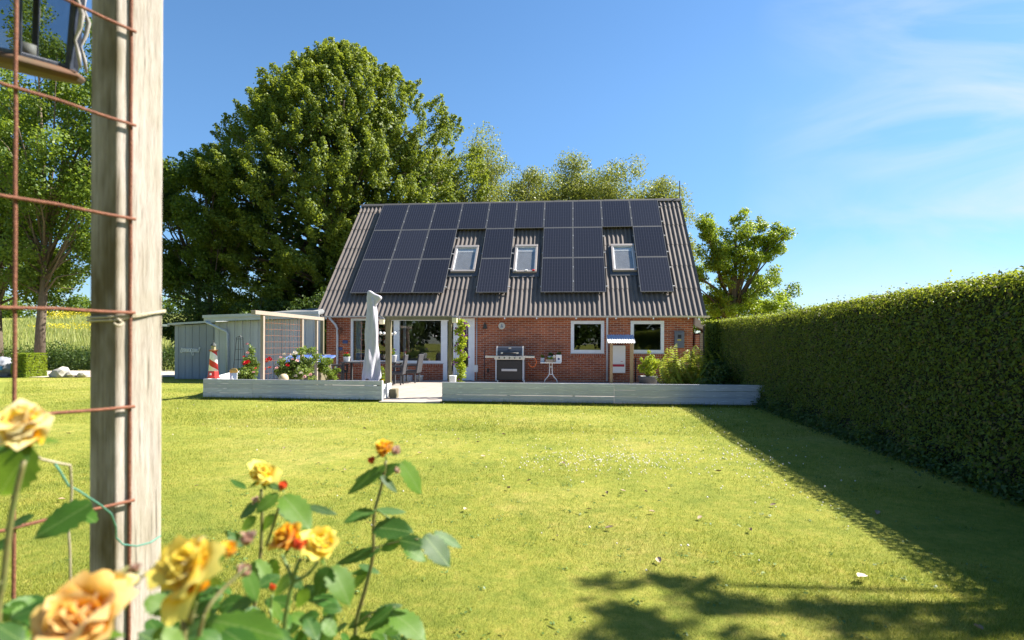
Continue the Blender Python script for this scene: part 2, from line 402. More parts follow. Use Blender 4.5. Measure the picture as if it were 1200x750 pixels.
M['lf_dark'] = leafmat('dark_leaf', (.028,.060,.012), (.08,.13,.02), (.15,.22,.02), .3)
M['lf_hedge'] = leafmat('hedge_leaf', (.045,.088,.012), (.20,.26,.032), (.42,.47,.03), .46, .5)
M['lf_hedge_side'] = leafmat('hedge_twig_leaf', (.09,.07,.03), (.22,.18,.06), (.22,.24,.04), .3, .5)
M['lf_shrub'] = leafmat('yellow_green_leaf', (.13,.21,.014), (.42,.48,.03), (.55,.62,.03), .4)
M['lf_rosebush'] = leafmat('rose_bush_leaf', (.04,.09,.015), (.22,.29,.05), (.3,.4,.04), .35)
M['lf_fern'] = leafmat('fern_leaf', (.12,.18,.02), (.36,.40,.06), (.45,.5,.05), .4)

# ================================================================ SETTING
rng = np.random.default_rng(7)
random.seed(5)

def np_mesh(name, verts, quads, mats, var=None, tri=False):
    me = bpy.data.meshes.new(name); k = 3 if tri else 4
    nv, nf = len(verts), len(quads)
    me.vertices.add(nv); me.vertices.foreach_set('co', np.asarray(verts, dtype=np.float32).ravel())
    me.loops.add(nf*k); me.loops.foreach_set('vertex_index', np.asarray(quads, dtype=np.int32).ravel())
    me.polygons.add(nf); me.polygons.foreach_set('loop_start', np.arange(0, nf*k, k, dtype=np.int32))
    me.polygons.foreach_set('loop_total', np.full(nf, k, dtype=np.int32))
    me.update(calc_edges=True)
    if var is not None:
        a = me.attributes.new('var', 'FLOAT', 'FACE'); a.data.foreach_set('value', np.asarray(var, dtype=np.float32))
    for m in (mats if isinstance(mats, (list, tuple)) else [mats]): me.materials.append(m)
    return me

def unit(a): return a / np.maximum(np.linalg.norm(a, axis=1, keepdims=True), 1e-6)
def leaf_quads(P, N, size, rg, aspect=.62):
    """diamond leaves at P facing N"""
    n = len(P); T = unit(np.cross(N, unit(rg.normal(size=(n, 3)))) ); B = np.cross(N, T)
    s = size * rg.uniform(.65, 1.35, (n, 1)); bend = N * s * .18
    v = np.stack([P - T*s*.5, P + B*s*aspect*.5 - bend*.3, P + T*s*.5 - bend, P - B*s*aspect*.5 - bend*.3], 1).reshape(-1, 3)
    return v, np.arange(n*4).reshape(-1, 4)

# ground: one sheet to the horizon, rising into a meadow on the far left
def ground_h(x, y):
    d = max(0.0, min(1.0, (y - 27) / 45)) * max(0.0, min(1.0, (-x - 14) / 10 + .2 * 0))
    return 4.4 * (d * d * (3 - 2 * d))
gx = sorted(set(list(np.linspace(-16, 9, 60)) + list(np.linspace(-90, -16, 50)) + list(np.linspace(9, 90, 20)) + [-600, -300, -150, 150, 300, 600]))
gy = sorted(set(list(np.linspace(-8, 28, 90)) + list(np.linspace(28, 110, 50)) + [-600, -250, -120, -60, -30, -15, 200, 400, 900]))
gv = []
for y in gy:
    for x in gx:
        near = max(0, 1 - math.hypot(x, y - 8) / 25)
        hz = 0.018 * near * mnoise.noise(Vector((x*.5, y*.5, 0)))
        gv.append((x, y, ground_h(x, y) + hz - (0.012 if (-8.8 < x < 4.6 and 13.1 < y < 30) else 0)))
gq = [(j*len(gx)+i, j*len(gx)+i+1, (j+1)*len(gx)+i+1, (j+1)*len(gx)+i) for j in range(len(gy)-1) for i in range(len(gx)-1)]
gm = np_mesh('lawn', gv, gq, M['lawn']); gm.shade_smooth()
struct(link('lawn', gm))

# grass blades on the near and middle lawn
def lawn_ok(x, y):
    return ~((y > 13.25) & (x > -8.93 - .39*(y-13.5)) & (x < 4.5))
def make_blades(n, y0, y1, h0, h1, w, seed, xmul=1.0):
    rg = np.random.default_rng(seed)
    # density falls off with distance
    u = rg.uniform(0, 1, n); y = 1 / (1/y0 - u*(1/y0 - 1/y1))
    xa = -1.02*y - .6; xb = np.minimum(.80*y + .6, 4.35)
    x = xa + (xb - xa)*rg.uniform(0, 1, n)
    ok = lawn_ok(x, y); x, y = x[ok], y[ok]; n = len(x)
    cl = np.array([mnoise.noise(Vector((a*1.7, b*1.7, 3))) for a, b in zip(x[::8], y[::8])]); cl = np.repeat(cl, 8)[:n]
    cl = np.pad(cl, (0, n-len(cl)))
    a = rg.uniform(0, 2*PI, n); h = rg.uniform(h0, h1, n)*(1 + .35*cl) * (1 + y*.01)
    ww = w * (.6 + y/6) * rg.uniform(.7, 1.3, n)
    lean = rg.uniform(.1, .9, n); la = rg.uniform(0, 2*PI, n)
    P = np.stack([x, y, np.full(n, -.004)], 1)
    S = np.stack([np.cos(a), np.sin(a), 0*a], 1) * ww[:, None]
    T = P + np.stack([np.cos(la)*lean*h, np.sin(la)*lean*h, h], 1)
    v = np.stack([P - S*.5, P + S*.5, T], 1).reshape(-1, 3)
    return v, rg.beta(1.3, 1.5, n)
v1, a1 = make_blades(620000, 2.2, 16, .008, .030, .0023, 1)
far = make_blades(90000, 9, 30, .02, .045, .0030, 2)
rge = np.random.default_rng(4); ne = 14000
xe_ = rge.uniform(-8.95, 4.4, ne); ye_ = np.where(xe_ < -4.38, 13.47 - .004*(xe_+8.9), 13.26) - np.abs(rge.normal(0, .022, ne)); ke = ~((xe_ > -4.36) & (xe_ < -2.93)); xe_, ye_ = xe_[ke], ye_[ke]; ne = len(xe_)
he = rge.gamma(3, .014, ne); ae = rge.uniform(0, 2*PI, ne); Pe = np.stack([xe_, ye_, 0*xe_-.004], 1); Se = np.stack([np.cos(ae), np.sin(ae), 0*ae], 1)*.006
Te = Pe + np.stack([rge.normal(0, .012, ne), rge.normal(0, .012, ne), he], 1)
vv = np.concatenate([v1, far[0], np.stack([Pe-Se, Pe+Se, Te], 1).reshape(-1, 3)]); aa = np.concatenate([a1, far[1], rge.uniform(0, .7, ne)])
bm_ = np_mesh('lawn_grass', vv, np.arange(len(vv)).reshape(-1, 3), M['blade'], aa, tri=True)
tag(link('lawn_grass', bm_), 'short mown yellow-green grass covering the lawn', 'grass', kind='stuff')

# clover heads and small weeds: what nobody could count
M['clover'] = simple('white_clover_head', (.80,.76,.70), (.62,.56,.50), 60, .8)
M['weed'] = leafmat('lawn_weed', (.05,.11,.02), (.16,.24,.05), (.2,.3,.04), .25)
def clover():
    mb = []; q = []
    rg = np.random.default_rng(11); P = []
    for cx, cy, sx, sy, k in ((.45, 6.85, .62, .40, 300), (1.0, 7.6, .9, .6, 90), (1.9, 7.0, .45, .9, 110), (2.4, 11.5, .7, 1.4, 50), (-.5, 10.5, 2.5, 1.8, 60), (-4, 9, 3, 2.5, 50), (1, 5, 1.5, 1.5, 25)):
        P.append(np.stack([rg.normal(cx, sx, k), rg.normal(cy, sy, k)], 1))
    P = np.concatenate(P); P = P[(P[:, 1] > 2.4) & (P[:, 1] < 13) & (P[:, 0] < 3.9)]
    vs = []; fs = []
    for i, (x, y) in enumerate(P):
        r = rg.uniform(.005, .0105); z = rg.uniform(.028, .05); b = len(vs)
        for k in range(5):
            a = 2*PI*k/5; vs.append((x + r*math.cos(a), y + r*math.sin(a), z))
        vs += [(x, y, z + r*1.1), (x, y, z - r)]
        for k in range(5): fs += [(b+k, b+(k+1)%5, b+5), (b+(k+1)%5, b+k, b+6)]
    return np_mesh('clover_flowers', vs, fs, M['clover'], tri=True)
tag(link('clover_flowers', clover()), 'tiny white clover heads scattered across the lawn', 'clover', kind='stuff')
rg = np.random.default_rng(12)
wc = np.stack([rg.uniform(-3.2, 3.4, 520), 2.4 + 8*rg.uniform(0, 1, 520)**1.3], 1)
WP = []; WN = []
for x, y in wc:
    k = rg.integers(5, 12); rr = rg.uniform(.015, .05); a = rg.uniform(0, 2*PI, k)
    WP.append(np.stack([x + rr*np.cos(a), y + rr*np.sin(a), rg.uniform(.010, .024, k)], 1)); WN.append(np.stack([np.cos(a)*.5, np.sin(a)*.5, np.ones(k)], 1))
WP = np.concatenate(WP); WN = unit(np.concatenate(WN)); v, q = leaf_quads(WP, WN, .018, rg, .7)
tag(link('lawn_weeds', np_mesh('lawn_weeds', v, q, M['weed'], rg.uniform(0, 1, len(q)))), 'low broad-leaved weeds growing in the lawn', 'weeds', kind='stuff')

# curled dead leaves lying on the lawn
def curled_leaf(seed):
    rg = random.Random(seed); vs = []; fs = []
    nu, nv = 6, 4; c1 = rg.uniform(.6, 1.5); c2 = rg.uniform(.3, 1.2)
    for i in range(nu+1):
        t = i/nu; w = .5*math.sin(PI*min(1, t*.92+.04))**.7
        for j in range(nv+1):
            s = (j/nv*2-1)
            vs.append(((t-.5)*1.1, s*w*math.cos(s*c1*.7)*.8, .06 + c1*.22*abs(s)**1.5*w*2 + c2*.25*(t-.5)**2 + rg.uniform(-.025, .025)))
    for i in range(nu):
        for j in range(nv): fs.append((i*(nv+1)+j, i*(nv+1)+j+1, (i+1)*(nv+1)+j+1, (i+1)*(nv+1)+j))
    me = np_mesh('dead_leaf', vs, fs, M['deadleaf']); me.shade_smooth(); return me
M['deadleaf'] = simple('dry_brown_leaf', (.42,.31,.20), (.20,.13,.08), 30, .8, rnd=.7)
M['deadleaf_pale'] = simple('pale_papery_leaf', (.66,.58,.48), (.45,.36,.28), 30, .8)
dls = [curled_leaf(i) for i in range(5)]
big = link('dead_leaf', dls[1].copy(), None, (1.733, 3.601, .028), (.1,.1,.6), .075); big.data.materials[0] = M['deadleaf_pale']
tag(big, 'largest, palest curled dead leaf, lying between the tree shadow and the hedge shadow', 'leaf')

pix = [(711,581),(730,578),(757,579),(764,603),(772,661),(653,632),(714,622),(842,555),(906,595),(1028,604),(340,531),(333,527),(384,552),(404,553),(373,545),(427,504),(500,506),(537,517),(508,550),(492,533),(590,511),(566,537),(620,566),(230,572),(238,499),(212,473),(285,478),(343,480),(80,510),(72,588),(118,478),(150,462),(560,520),(660,545),(690,600),(1146,742),(470,620),(596,575),(545,600),(820,610),(880,625)]
for i, (u, v) in enumerate(pix):
    d = at(u, v, 1) - Vector((0, 0, EYE)); p = Vector((0, 0, EYE)) + d * (EYE / -d.z)
    if p.x > 3.9 or lawn_ok(np.array([p.x]), np.array([p.y]))[0] == False: continue
    o = link('dead_leaf', dls[i % 5], None, (p.x, p.y, .022), (random.uniform(-.3,.3), random.uniform(-.3,.3), random.uniform(0, 6)), random.uniform(.032, .058))
    tag(o, 'small curled brown dead leaf lying on the short grass of the lawn', 'leaf', 'dead leaves scattered on the lawn')

# patio, path
MB().add([(x, y, z) for z in (-.3, .022) for x, y in ((-8.86,13.53),(4.40,13.53),(4.40,21.0),(-9.2,21.0),(-12.4,19.5),(-11.2,19.3),(-10.85,18.6))], [(6,5,4,3,2,1,0),(7,8,9,10,11,12,13)] + [(i,(i+1)%7,(i+1)%7+7,i+7) for i in range(7)]).obj('patio', M['patio'])
struct(bpy.data.objects['patio'])
pt = MB().box(-4.36, -2.93, 13.12, 13.517, -.3, .030).obj('patio_step', simple('pale_edging_stone', (.38,.34,.29), None, 8, .9)); struct(pt)
def sheet(pts, z, name, mat):
    me = bpy.data.meshes.new(name); me.from_pydata([(x, y, z) for x, y in pts], [], [tuple(range(len(pts)))]); me.materials.append(mat)
    return link(name, me)
struct(sheet([(-40, 20.6), (-26, 20.2), (-20.5, 20.4), (-16.5, 21.2), (-14.9, 21.6), (-14.9, 26), (-20, 26.5), (-27, 23.6), (-40, 24)], .02, 'gravel_path', M['gravel']))

# ================================================================ HOUSE
YF = 21.0
HX0, HX1 = -9.0, 4.41
YB = 30.3
house = thing('brick_house', 'red brick house with steep corrugated roof carrying solar panels', 'house', (-2.3, YF, 0))
hl = -house.location
ex, ez, ry, rz = 20.80, 2.40, 25.65, 7.64
SL = math.hypot(ry-ex, rz-ez); cs, sn = (ry-ex)/SL, (rz-ez)/SL; PITCH = math.atan2(sn, cs)
wb = MB()
T0, T1 = YF, YF + .32
openings = dict(big=(-8.06,-4.55,.65,2.30), door=(-4.55,-3.38,.02,2.30), w1=(.12,1.31,1.05,2.21), w2=(2.24,3.41,1.06,2.21))
TOP = 2.55
for x0, x1, z0, z1 in ((HX0,-8.06,-.1,TOP),(-8.06,-4.55,-.1,.52),(-8.06,-3.38,2.30,TOP),(-3.38,.12,-.1,TOP),
                       (.12,1.31,-.1,.93),(.12,1.31,2.21,TOP),(1.31,2.24,-.1,TOP),(2.24,3.41,-.1,.94),(2.24,3.41,2.21,TOP),(3.41,HX1,-.1,TOP)):
    wb.box(x0, x1, T0, T1, z0, z1)
wb.obj('wall', M['brick'], house, loc=hl)
gb = MB()
for x0, x1 in ((HX0+.002, HX0+.3), (HX1-.3, HX1-.002)):
    for y0, y1 in ((T1, ry), (ry, YB)):
        za = ez + (y0-ex)/(ry-ex)*(rz-ez) if y0 < ry else rz
        zb = rz if y0 < ry else ez + (2*ry-ex-y1)/(ry-ex)*(rz-ez)
        gb.add([(x0,y0,-.1),(x0,y1,-.1),(x0,y1,zb-.12),(x0,y0,za-.12),(x1,y0,-.1),(x1,y1,-.1),(x1,y1,zb-.12),(x1,y0,za-.12)],
               [(0,1,2,3),(7,6,5,4),(0,4,5,1),(1,5,6,2),(2,6,7,3),(3,7,4,0)])
gb.obj('gable_wall', M['brick_side'], house, loc=hl)
MB().box(HX0+.3, HX1-.3, YB-.3, YB, -.1, 2.5).obj('wall', M['brick'], house, loc=hl)
for x0, x1, z1, h in ((-8.06,-4.55,.65,.13),(.12,1.31,1.05,.12),(2.24,3.41,1.06,.12)):
    MB().box(x0, x1, T0-.012, T1, z1-h, z1-.002).obj('brick_sill', M['brick_soldier'], house, loc=hl)
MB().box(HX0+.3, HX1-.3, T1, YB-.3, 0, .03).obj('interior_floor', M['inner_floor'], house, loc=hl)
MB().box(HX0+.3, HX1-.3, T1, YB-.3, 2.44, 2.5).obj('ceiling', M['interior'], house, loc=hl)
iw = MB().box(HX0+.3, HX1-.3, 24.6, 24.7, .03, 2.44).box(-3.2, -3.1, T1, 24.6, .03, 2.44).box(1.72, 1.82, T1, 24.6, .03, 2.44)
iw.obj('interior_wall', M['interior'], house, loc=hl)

def window(x0, x1, z0, z1, fw=.085, y=YF+.05, name='window', sill=True, mull=()):
    m = MB(); yo, yi = y-.055, y+.05
    m.box(x0, x1, yo, yi, z1-fw, z1).box(x0, x1, yo, yi, z0, z0+fw).box(x0, x0+fw, yo, yi, z0+fw, z1-fw).box(x1-fw, x1, yo, yi, z0+fw, z1-fw)
    for a, b in mull: m.box(a, b, yo+.002, yi, z0+fw, z1-fw)
    o = m.obj(name, M['white'], house, bevel=.004, loc=hl)
    edges = [x0+fw] + [e for p in mull for e in p] + [x1-fw]
    for i in range(0, len(edges), 2):
        MB().box(edges[i], edges[i+1], y-.008, y+.008, z0+fw, z1-fw).obj('pane', M['glass'], o)
    if sill: MB().box(x0-.02, x1+.02, YF-.035, YF+.10, z0-.03, z0-.001).obj('window_sill', M['zinc'], o)
    return o
window(.12, 1.31, 1.05, 2.21, .115)
window(2.24, 3.41, 1.06, 2.21, .115)
window(-8.06, -4.55, .65, 2.30, .085, mull=((-6.42,-6.20),))
# side light and glazed door
fr = MB(); fr.box(-4.55,-4.40,YF-.004,YF+.1,.02,2.30).box(-4.17,-4.08,YF-.004,YF+.1,.02,2.2).box(-3.48,-3.38,YF-.004,YF+.1,.02,2.2).box(-4.40,-3.38,YF-.004,YF+.1,2.2,2.30)
fr.obj('door_frame', M['white'], house, bevel=.004, loc=hl)
MB().box(-4.40,-4.17,YF+.03,YF+.045,.02,2.2).obj('side_light', M['glass'], house, loc=hl)
dr = MB(); a, b = -4.075, -3.485
dr.box(a, a+.13, YF+.01, YF+.06, .03, 2.195).box(b-.13, b, YF+.01, YF+.06, .03, 2.195).box(a+.13, b-.13, YF+.01, YF+.06, 2.03, 2.195).box(a+.13, b-.13, YF+.01, YF+.06, .03, .52)
door = dr.obj('door', M['white'], house, bevel=.004, loc=hl)
MB().box(a+.13, b-.13, YF+.03, YF+.045, .52, 2.03).obj('pane', M['glass'], door)
MB().tube([(a+.065, YF+.01, 1.05), (a+.065, YF-.05, 1.05), (a+.17, YF-.05, 1.05)], .011).obj('handle', M['chrome'], door)

# things seen behind the glass: curtains, sill plants, a lamp
M['curtain'] = simple('grey_net_curtain', (.45,.47,.45), (.33,.35,.34), 8, .9, stretch=(12,1,.3))
cu = MB()
for x0, x1 in ((-7.94,-7.72), (-6.13,-6.02)):
    n = 14; vs = []; fs = []
    for i in range(n+1):
        x = x0 + (x1-x0)*i/n; y = YF+.24 + .02*math.sin(i*1.9)
        vs += [(x, y, .75), (x, y, 2.24)]
    for i in range(n): fs.append((2*i, 2*i+2, 2*i+3, 2*i+1))
    cu.add(vs, fs)
cu.obj('curtain', M['curtain'], house, loc=hl)

# ---- roof: underlay, corrugated sheets, ridge, gutter
RX0, RX1 = -9.32, 4.82
NW, PW = 80, (RX1-RX0)/80
roof_f = Matrix.Translation((RX0, ex, ez)) @ Matrix.Rotation(PITCH, 4, 'X')
ul = MB()
for sgn in (1, -1):
    def rp(x, s, o):
        p = roof_f @ Vector((x-RX0, s, o)); 
        return p if sgn == 1 else Vector((p.x, 2*ry-p.y, p.z))
    vs = [rp(RX0+.03,.03,-.14), rp(RX1-.03,.03,-.14), rp(RX1-.03,SL-.02,-.14), rp(RX0+.03,SL-.02,-.14), rp(RX0+.03,.03,-.035), rp(RX1-.03,.03,-.035), rp(RX1-.03,SL-.02,-.035), rp(RX0+.03,SL-.02,-.035)]
    ul.add(vs, [(0,1,2,3),(7,6,5,4),(0,4,5,1),(1,5,6,2),(2,6,7,3),(3,7,4,0)])
roof = ul.obj('roof', simple('roof_underlay_board', (.25,.24,.23)), house, loc=hl)
WPS = 5
def corr_mesh(name, waves, length, mat, pitch=PW, amp=.0265, lift=.014, th=.007, seg=8):
    vs = []; fs = []; n = waves*seg
    for s, dz in ((0, lift), (length, 0)):
        for i in range(n+1):
            vs.append((pitch*i/seg, s, amp*math.cos(2*PI*i/seg) + dz))
    for dz in (0, -th):
        for i in range(n+1): vs.append((pitch*i/seg, 0.0, amp*math.cos(2*PI*i/seg) + lift + dz))
    for i in range(n):
        fs.append((i, i+1, n+2+i, n+1+i)); fs.append((3*(n+1)+i, 3*(n+1)+i+1, 2*(n+1)+i+1, 2*(n+1)+i))
    me = bpy.data.meshes.new(name); me.from_pydata(vs, [], fs); me.materials.append(mat)
    for i, p in enumerate(me.polygons): p.use_smooth = (i % 2 == 0)
    return me
rows = [0.0, 1.385, 2.68, 3.98, 5.29, 6.57]
m_long = corr_mesh('roof_sheet', WPS, 1.42, M['roof']); m_first = corr_mesh('roof_sheet_first', WPS, 1.50, M['roof']); m_top = corr_mesh('roof_sheet_top', WPS, SL-6.57, M['roof'])
for side in (0, 1):
    for r_, s in enumerate(rows):
        for k in range(NW//WPS):
            me = m_first if r_ == 0 else (m_top if r_ == 5 else m_long)
            o = link('roof_sheet', me, roof)
            Mx = roof_f @ Matrix.Translation((k*WPS*PW, s - (.04 if r_ == 0 else 0), 0))
            if side: Mx = Matrix.Translation((0, 2*ry, 0)) @ Matrix.Scale(-1, 4, (0,1,0)) @ Mx
            if side:
                # the back slope is the front one turned round the ridge
                Mx = Matrix.Translation(((RX0+RX1), 2*ry, 0)) @ Matrix.Rotation(PI, 4, 'Z') @ roof_f @ Matrix.Translation((k*WPS*PW, s, 0))
            o.matrix_basis = Mx
rd = MB(); L1 = 1.13
rd.prism([(0,0)], 0, 0) if False else None
vs = []; prof = [(-.15,-.135),(-.09,-.055),(-.04,-.01),(0,.0),(.04,-.01),(.09,-.055),(.15,-.135)]
for x in (0, L1):
    for y, z in prof: vs.append((x, y, z + (.010 if x == 0 else 0)))
for x in (0, L1):
    for y, z in prof: vs.append((x, y, z - .012 + (.010 if x == 0 else 0)))
n = len(prof); fs = []
for i in range(n-1): fs += [(i, i+1, n+i+1, n+i), (2*n+i, 2*n+i+1, 3*n+i+1, 3*n+i), (i, i+1, 2*n+i+1, 2*n+i), (n+i, n+i+1, 3*n+i+1, 3*n+i)]
rd.add(vs, fs); rdm = rd.mesh('ridge_tile', M['ridge'])
for k in range(13): link('ridge_tile', rdm, roof, (RX0 - .02 + k*1.0905, ry, rz+.045))
gut = MB()
n = 7; vs = []; fs = []
for x in (RX0-.02, RX1+.10):
    for r0 in (.06, .052):
        for i in range(n): a = PI + PI*i/(n-1); vs.append((x, 20.74 + r0*math.cos(a), 2.375 + r0*math.sin(a)))
for i in range(n-1): fs += [(i, i+1, 2*n+i+1, 2*n+i), (n+i, n+i+1, 3*n+i+1, 3*n+i), (i, i+1, n+i+1, n+i)]
fs += [(0, n, 3*n, 2*n), (n-1, 2*n-1, 4*n-1, 3*n-1)]
gut.add(vs, fs).obj('gutter', M['zinc'], house, loc=hl)
brm = MB().box(-.02, .02, -.018, .018, -.06, 0).mesh('gutter_clip', M['white'])
for x in (-8.9, -7.2, -5.4, -3.9, -2.25, -1.1, .3, 1.7, 3.0, 4.2): link('gutter_clip', brm, house, Vector((x, 20.735, 2.315)) + hl)
MB().tube([(1.40, 20.76, 2.32), (1.41, 20.92, 2.12), (1.41, 20.93, .05)], .036, 12).obj('downpipe', M['pipe'], house, True, loc=hl)
MB().tube([(-8.80, 20.76, 2.32), (-8.62, 20.93, 2.05), (-8.55, 20.93, 1.9), (-8.55, 20.93, .55), (-8.62, 20.9, .38), (-9.05, 20.8, .12)], .042, 12).obj('downpipe', M['pipe'], house, True, loc=hl)
MB().tube([(-3.30, YF-.02, 2.33), (-3.30, YF-.02, .05)], .022, 8).obj('cable_duct', M['zinc'], house, True, loc=hl)
MB().tube([(2.42, YF-.02, .9), (2.42, YF-.02, .03)], .018, 8).obj('cable_duct', M['black'], house, True, loc=hl)
MB().tube([(-3.02, YF-.02, 1.12), (-3.02, YF-.02, .1)], .014, 8).obj('cable_duct', M['darkgrey'], house, True, loc=hl)
MB().box(-.08, .08, -.05, 0, -.13, .13).obj('outlet_box', M['whiteplastic'], house, bevel=.008, loc=Vector((-3.33, YF-.001, .46))+hl)
MB().box(-.04, .04, -.04, 0, -.07, .07).obj('wall_socket', M['black'], house, bevel=.008, loc=Vector((-2.88, YF-.001, .40))+hl)
mt = MB().box(-.165, .165, -.12, 0, -.30, .30).obj('meter_cabinet', M['meter'], house, bevel=.012, loc=Vector((3.925, YF-.001, 1.545))+hl)
MB().box(-.06, .06, -.124, -.121, .05, .17).obj('meter_window', M['black'], mt)
MB().box(-.075, .055, -.124, -.121, -.03, .005).obj('warning_sticker', simple('yellow_sticker', (.75,.55,.03)), mt)
# barge boards on the two gable edges
for x in (RX0+.0, RX1-.025):
    bb = MB()
    for sgn in (1, -1):
        ps = [roof_f @ Vector((0, s, o)) for s, o in ((0,-.20),(SL,-.20),(SL,-.03),(0,-.03))]
        ps = [(p.y if sgn == 1 else 2*ry-p.y, p.z) for p in ps]
        bb.add([(x, y, z) for y, z in ps] + [(x+.025, y, z) for y, z in ps], [(0,1,2,3),(7,6,5,4),(0,4,5,1),(1,5,6,2),(2,6,7,3),(3,7,4,0)])
    bb.obj('barge_board', M['darkgrey'], house, loc=hl)
MB().tube([(4.80, ry, rz), (4.80, ry, rz+.80)], .020, 8).obj('lightning_rod', M['darkgrey'], house, loc=hl)

# ---- solar panels and their rails
def on_roof(x, s, o): return roof_f @ Vector((x-RX0, s, o))
PWD, OFF = 1.2075, .145
pm = bpy.data.meshes.new('solar_panel')
def panel_meshes(w, h):
    g = MB().box(.02, w-.02, .02, h-.02, 0, .033).mesh('solar_panel', M['panel'])
    f = MB().box(0, w, 0, .02, -.003, .035).box(0, w, h-.02, h, -.003, .035).box(0, .02, .02, h-.02, -.003, .035).box(w-.02, w, .02, h-.02, -.003, .035).mesh('panel_frame', simple('black_anodised_frame', (.11,.11,.115), None, 9, .4))
    return g, f
ROWS = [(1.04, 1.965), (3.04, 1.925), (5.0, 1.86)]
pms = [panel_meshes(PWD-.028, h) for _, h in ROWS]
gapc = {3, 5, 8}
clipm = MB().box(-.013, .013, -.03, .03, 0, .014).mesh('panel_clamp', M['alu'])
railm = {}
M['joint'] = simple('dull_joint_strip', (.22,.21,.21), (.16,.155,.155), 30, .6, .2)
def rail(x0, x1, s):
    MB().box(0, x1-x0, -.02, .02, -.045, -.004).obj('mounting_rail', M['alu'], roof).matrix_basis = roof_f @ Matrix.Translation((x0-RX0, s, OFF))
for k in range(10):
    for r_, (s, h) in enumerate(ROWS):
        if r_ < 2 and k in gapc: continue
        x = -8.235 + k*PWD
        o = link('solar_panel', pms[r_][0], house); o.matrix_basis = Matrix.Translation(hl) @ roof_f @ Matrix.Translation((x-RX0, s, OFF))
        link('panel_frame', pms[r_][1], o)
        for q in (.3, .72):
            if not (k+1 < 10) or (r_ < 2 and (k+1) in gapc): continue
            link('panel_clamp', clipm, o, (PWD-.011, h*q, .028))
        if k+1 < 10 and not (r_ < 2 and (k+1) in gapc):
            MB().box(PWD-.021, PWD-.008, 0, h, .0, .028).obj('joint_strip', M['joint'], o)
for a, b in ((-8.235, -8.235+3*PWD), (-8.235+4*PWD, -8.235+5*PWD), (-8.235+6*PWD, -8.235+8*PWD), (-8.235+9*PWD, -8.235+10*PWD)):
    for r_ in (0, 1): 
        for q in (.18, .72): rail(a-.03, b+.05, ROWS[r_][0] + ROWS[r_][1]*q)
    # bright gap strip and feet under the bottom edge
    for x in np.arange(a+.15, b, 1.0):
        MB().box(-.02, .02, -.03, .03, -.11, -.005).obj('roof_hook', M['alu'], roof).matrix_basis = roof_f @ Matrix.Translation((x-RX0, 1.16, OFF))
for q in (.2, .75): rail(-8.27, -8.235+10*PWD+.05, ROWS[2][0] + ROWS[2][1]*q)
for a, b in ((-8.235, -8.235+3*PWD), (-8.235+4*PWD, -8.235+5*PWD), (-8.235+6*PWD, -8.235+8*PWD), (-8.235+9*PWD, -8.235+10*PWD)):
    for s in (3.022, 4.982): 
        MB().box(0, b-a-.02, -.009, .009, 0, .030).obj('joint_strip', M['joint'], roof).matrix_basis = roof_f @ Matrix.Translation((a-RX0, s, OFF))

# ---- roof windows
M['flash'] = simple('grey_beige_window_cladding', (.36,.32,.30), (.29,.26,.245), 14, .5, .2, bump=.05)
def roof_window(xa, xb, s0, s1, open_=False):
    w, h = xb-xa, s1-s0; Mx = Matrix.Translation(hl) @ roof_f @ Matrix.Translation((xa-RX0, s0, 0))
    f = .085; m = MB()
    m.box(0, w, 0, f, -.05, .12).box(0, w, h-f*1.5, h, -.05, .135).box(0, f, f, h-f*1.5, -.05, .125).box(w-f, w, f, h-f*1.5, -.05, .125)
    o = m.obj('roof_window', M['flash'], house, bevel=.008); o.matrix_basis = Mx
    s = MB(); g = .022
    s.box(f, w-f, f, f+g, .06, .095).box(f, w-f, h-f*1.5-g, h-f*1.5, .06, .095).box(f, f+g*1.3, f+g, h-f*1.5-g, .06, .095).box(w-f-g, w-f, f+g, h-f*1.5-g, .06, .095)
    s.obj('sash', M['white'], o)
    MB().box(f+g, w-f-g, f+g, h-f*1.5-g, .07, .082).obj('pane', M['skyglass'], o)
    MB().box(f, w-f, f, h-f*1.5, .050, .055).obj('sky_reflection_backing', simple('sky_reflection_grey', (.40,.41,.42), None, 3, .9), o)  # pale backing under the pane, its colour standing in for reflected sky
    MB().box(f+.04, w-f-.04, h-f*1.5-.26, h-f*1.5-.05, .058, .064).obj('blind', M['whiteplastic'], o)
    fl = MB().box(-.10, w+.10, -.22, -.004, -.02, .042).box(-.10, -.004, 0, h, -.02, .035).box(w+.004, w+.10, 0, h, -.02, .035)
    fl.obj('flashing', M['darkgrey'], o)
    if open_:
        for x, c in ((.10, 'whiteplastic'), (.52, 'whiteplastic'), (.80, 'red')): MB().box(x-.05, x+.05, .015, .07, .121, .17).obj('sill_ornament', M[c], o, bevel=.01)
roof_window(-4.56, -3.60, 2.33, 3.95)
roof_window(-2.11, -1.20, 2.28, 3.95, True)
roof_window(1.70, 2.61, 2.32, 3.92)

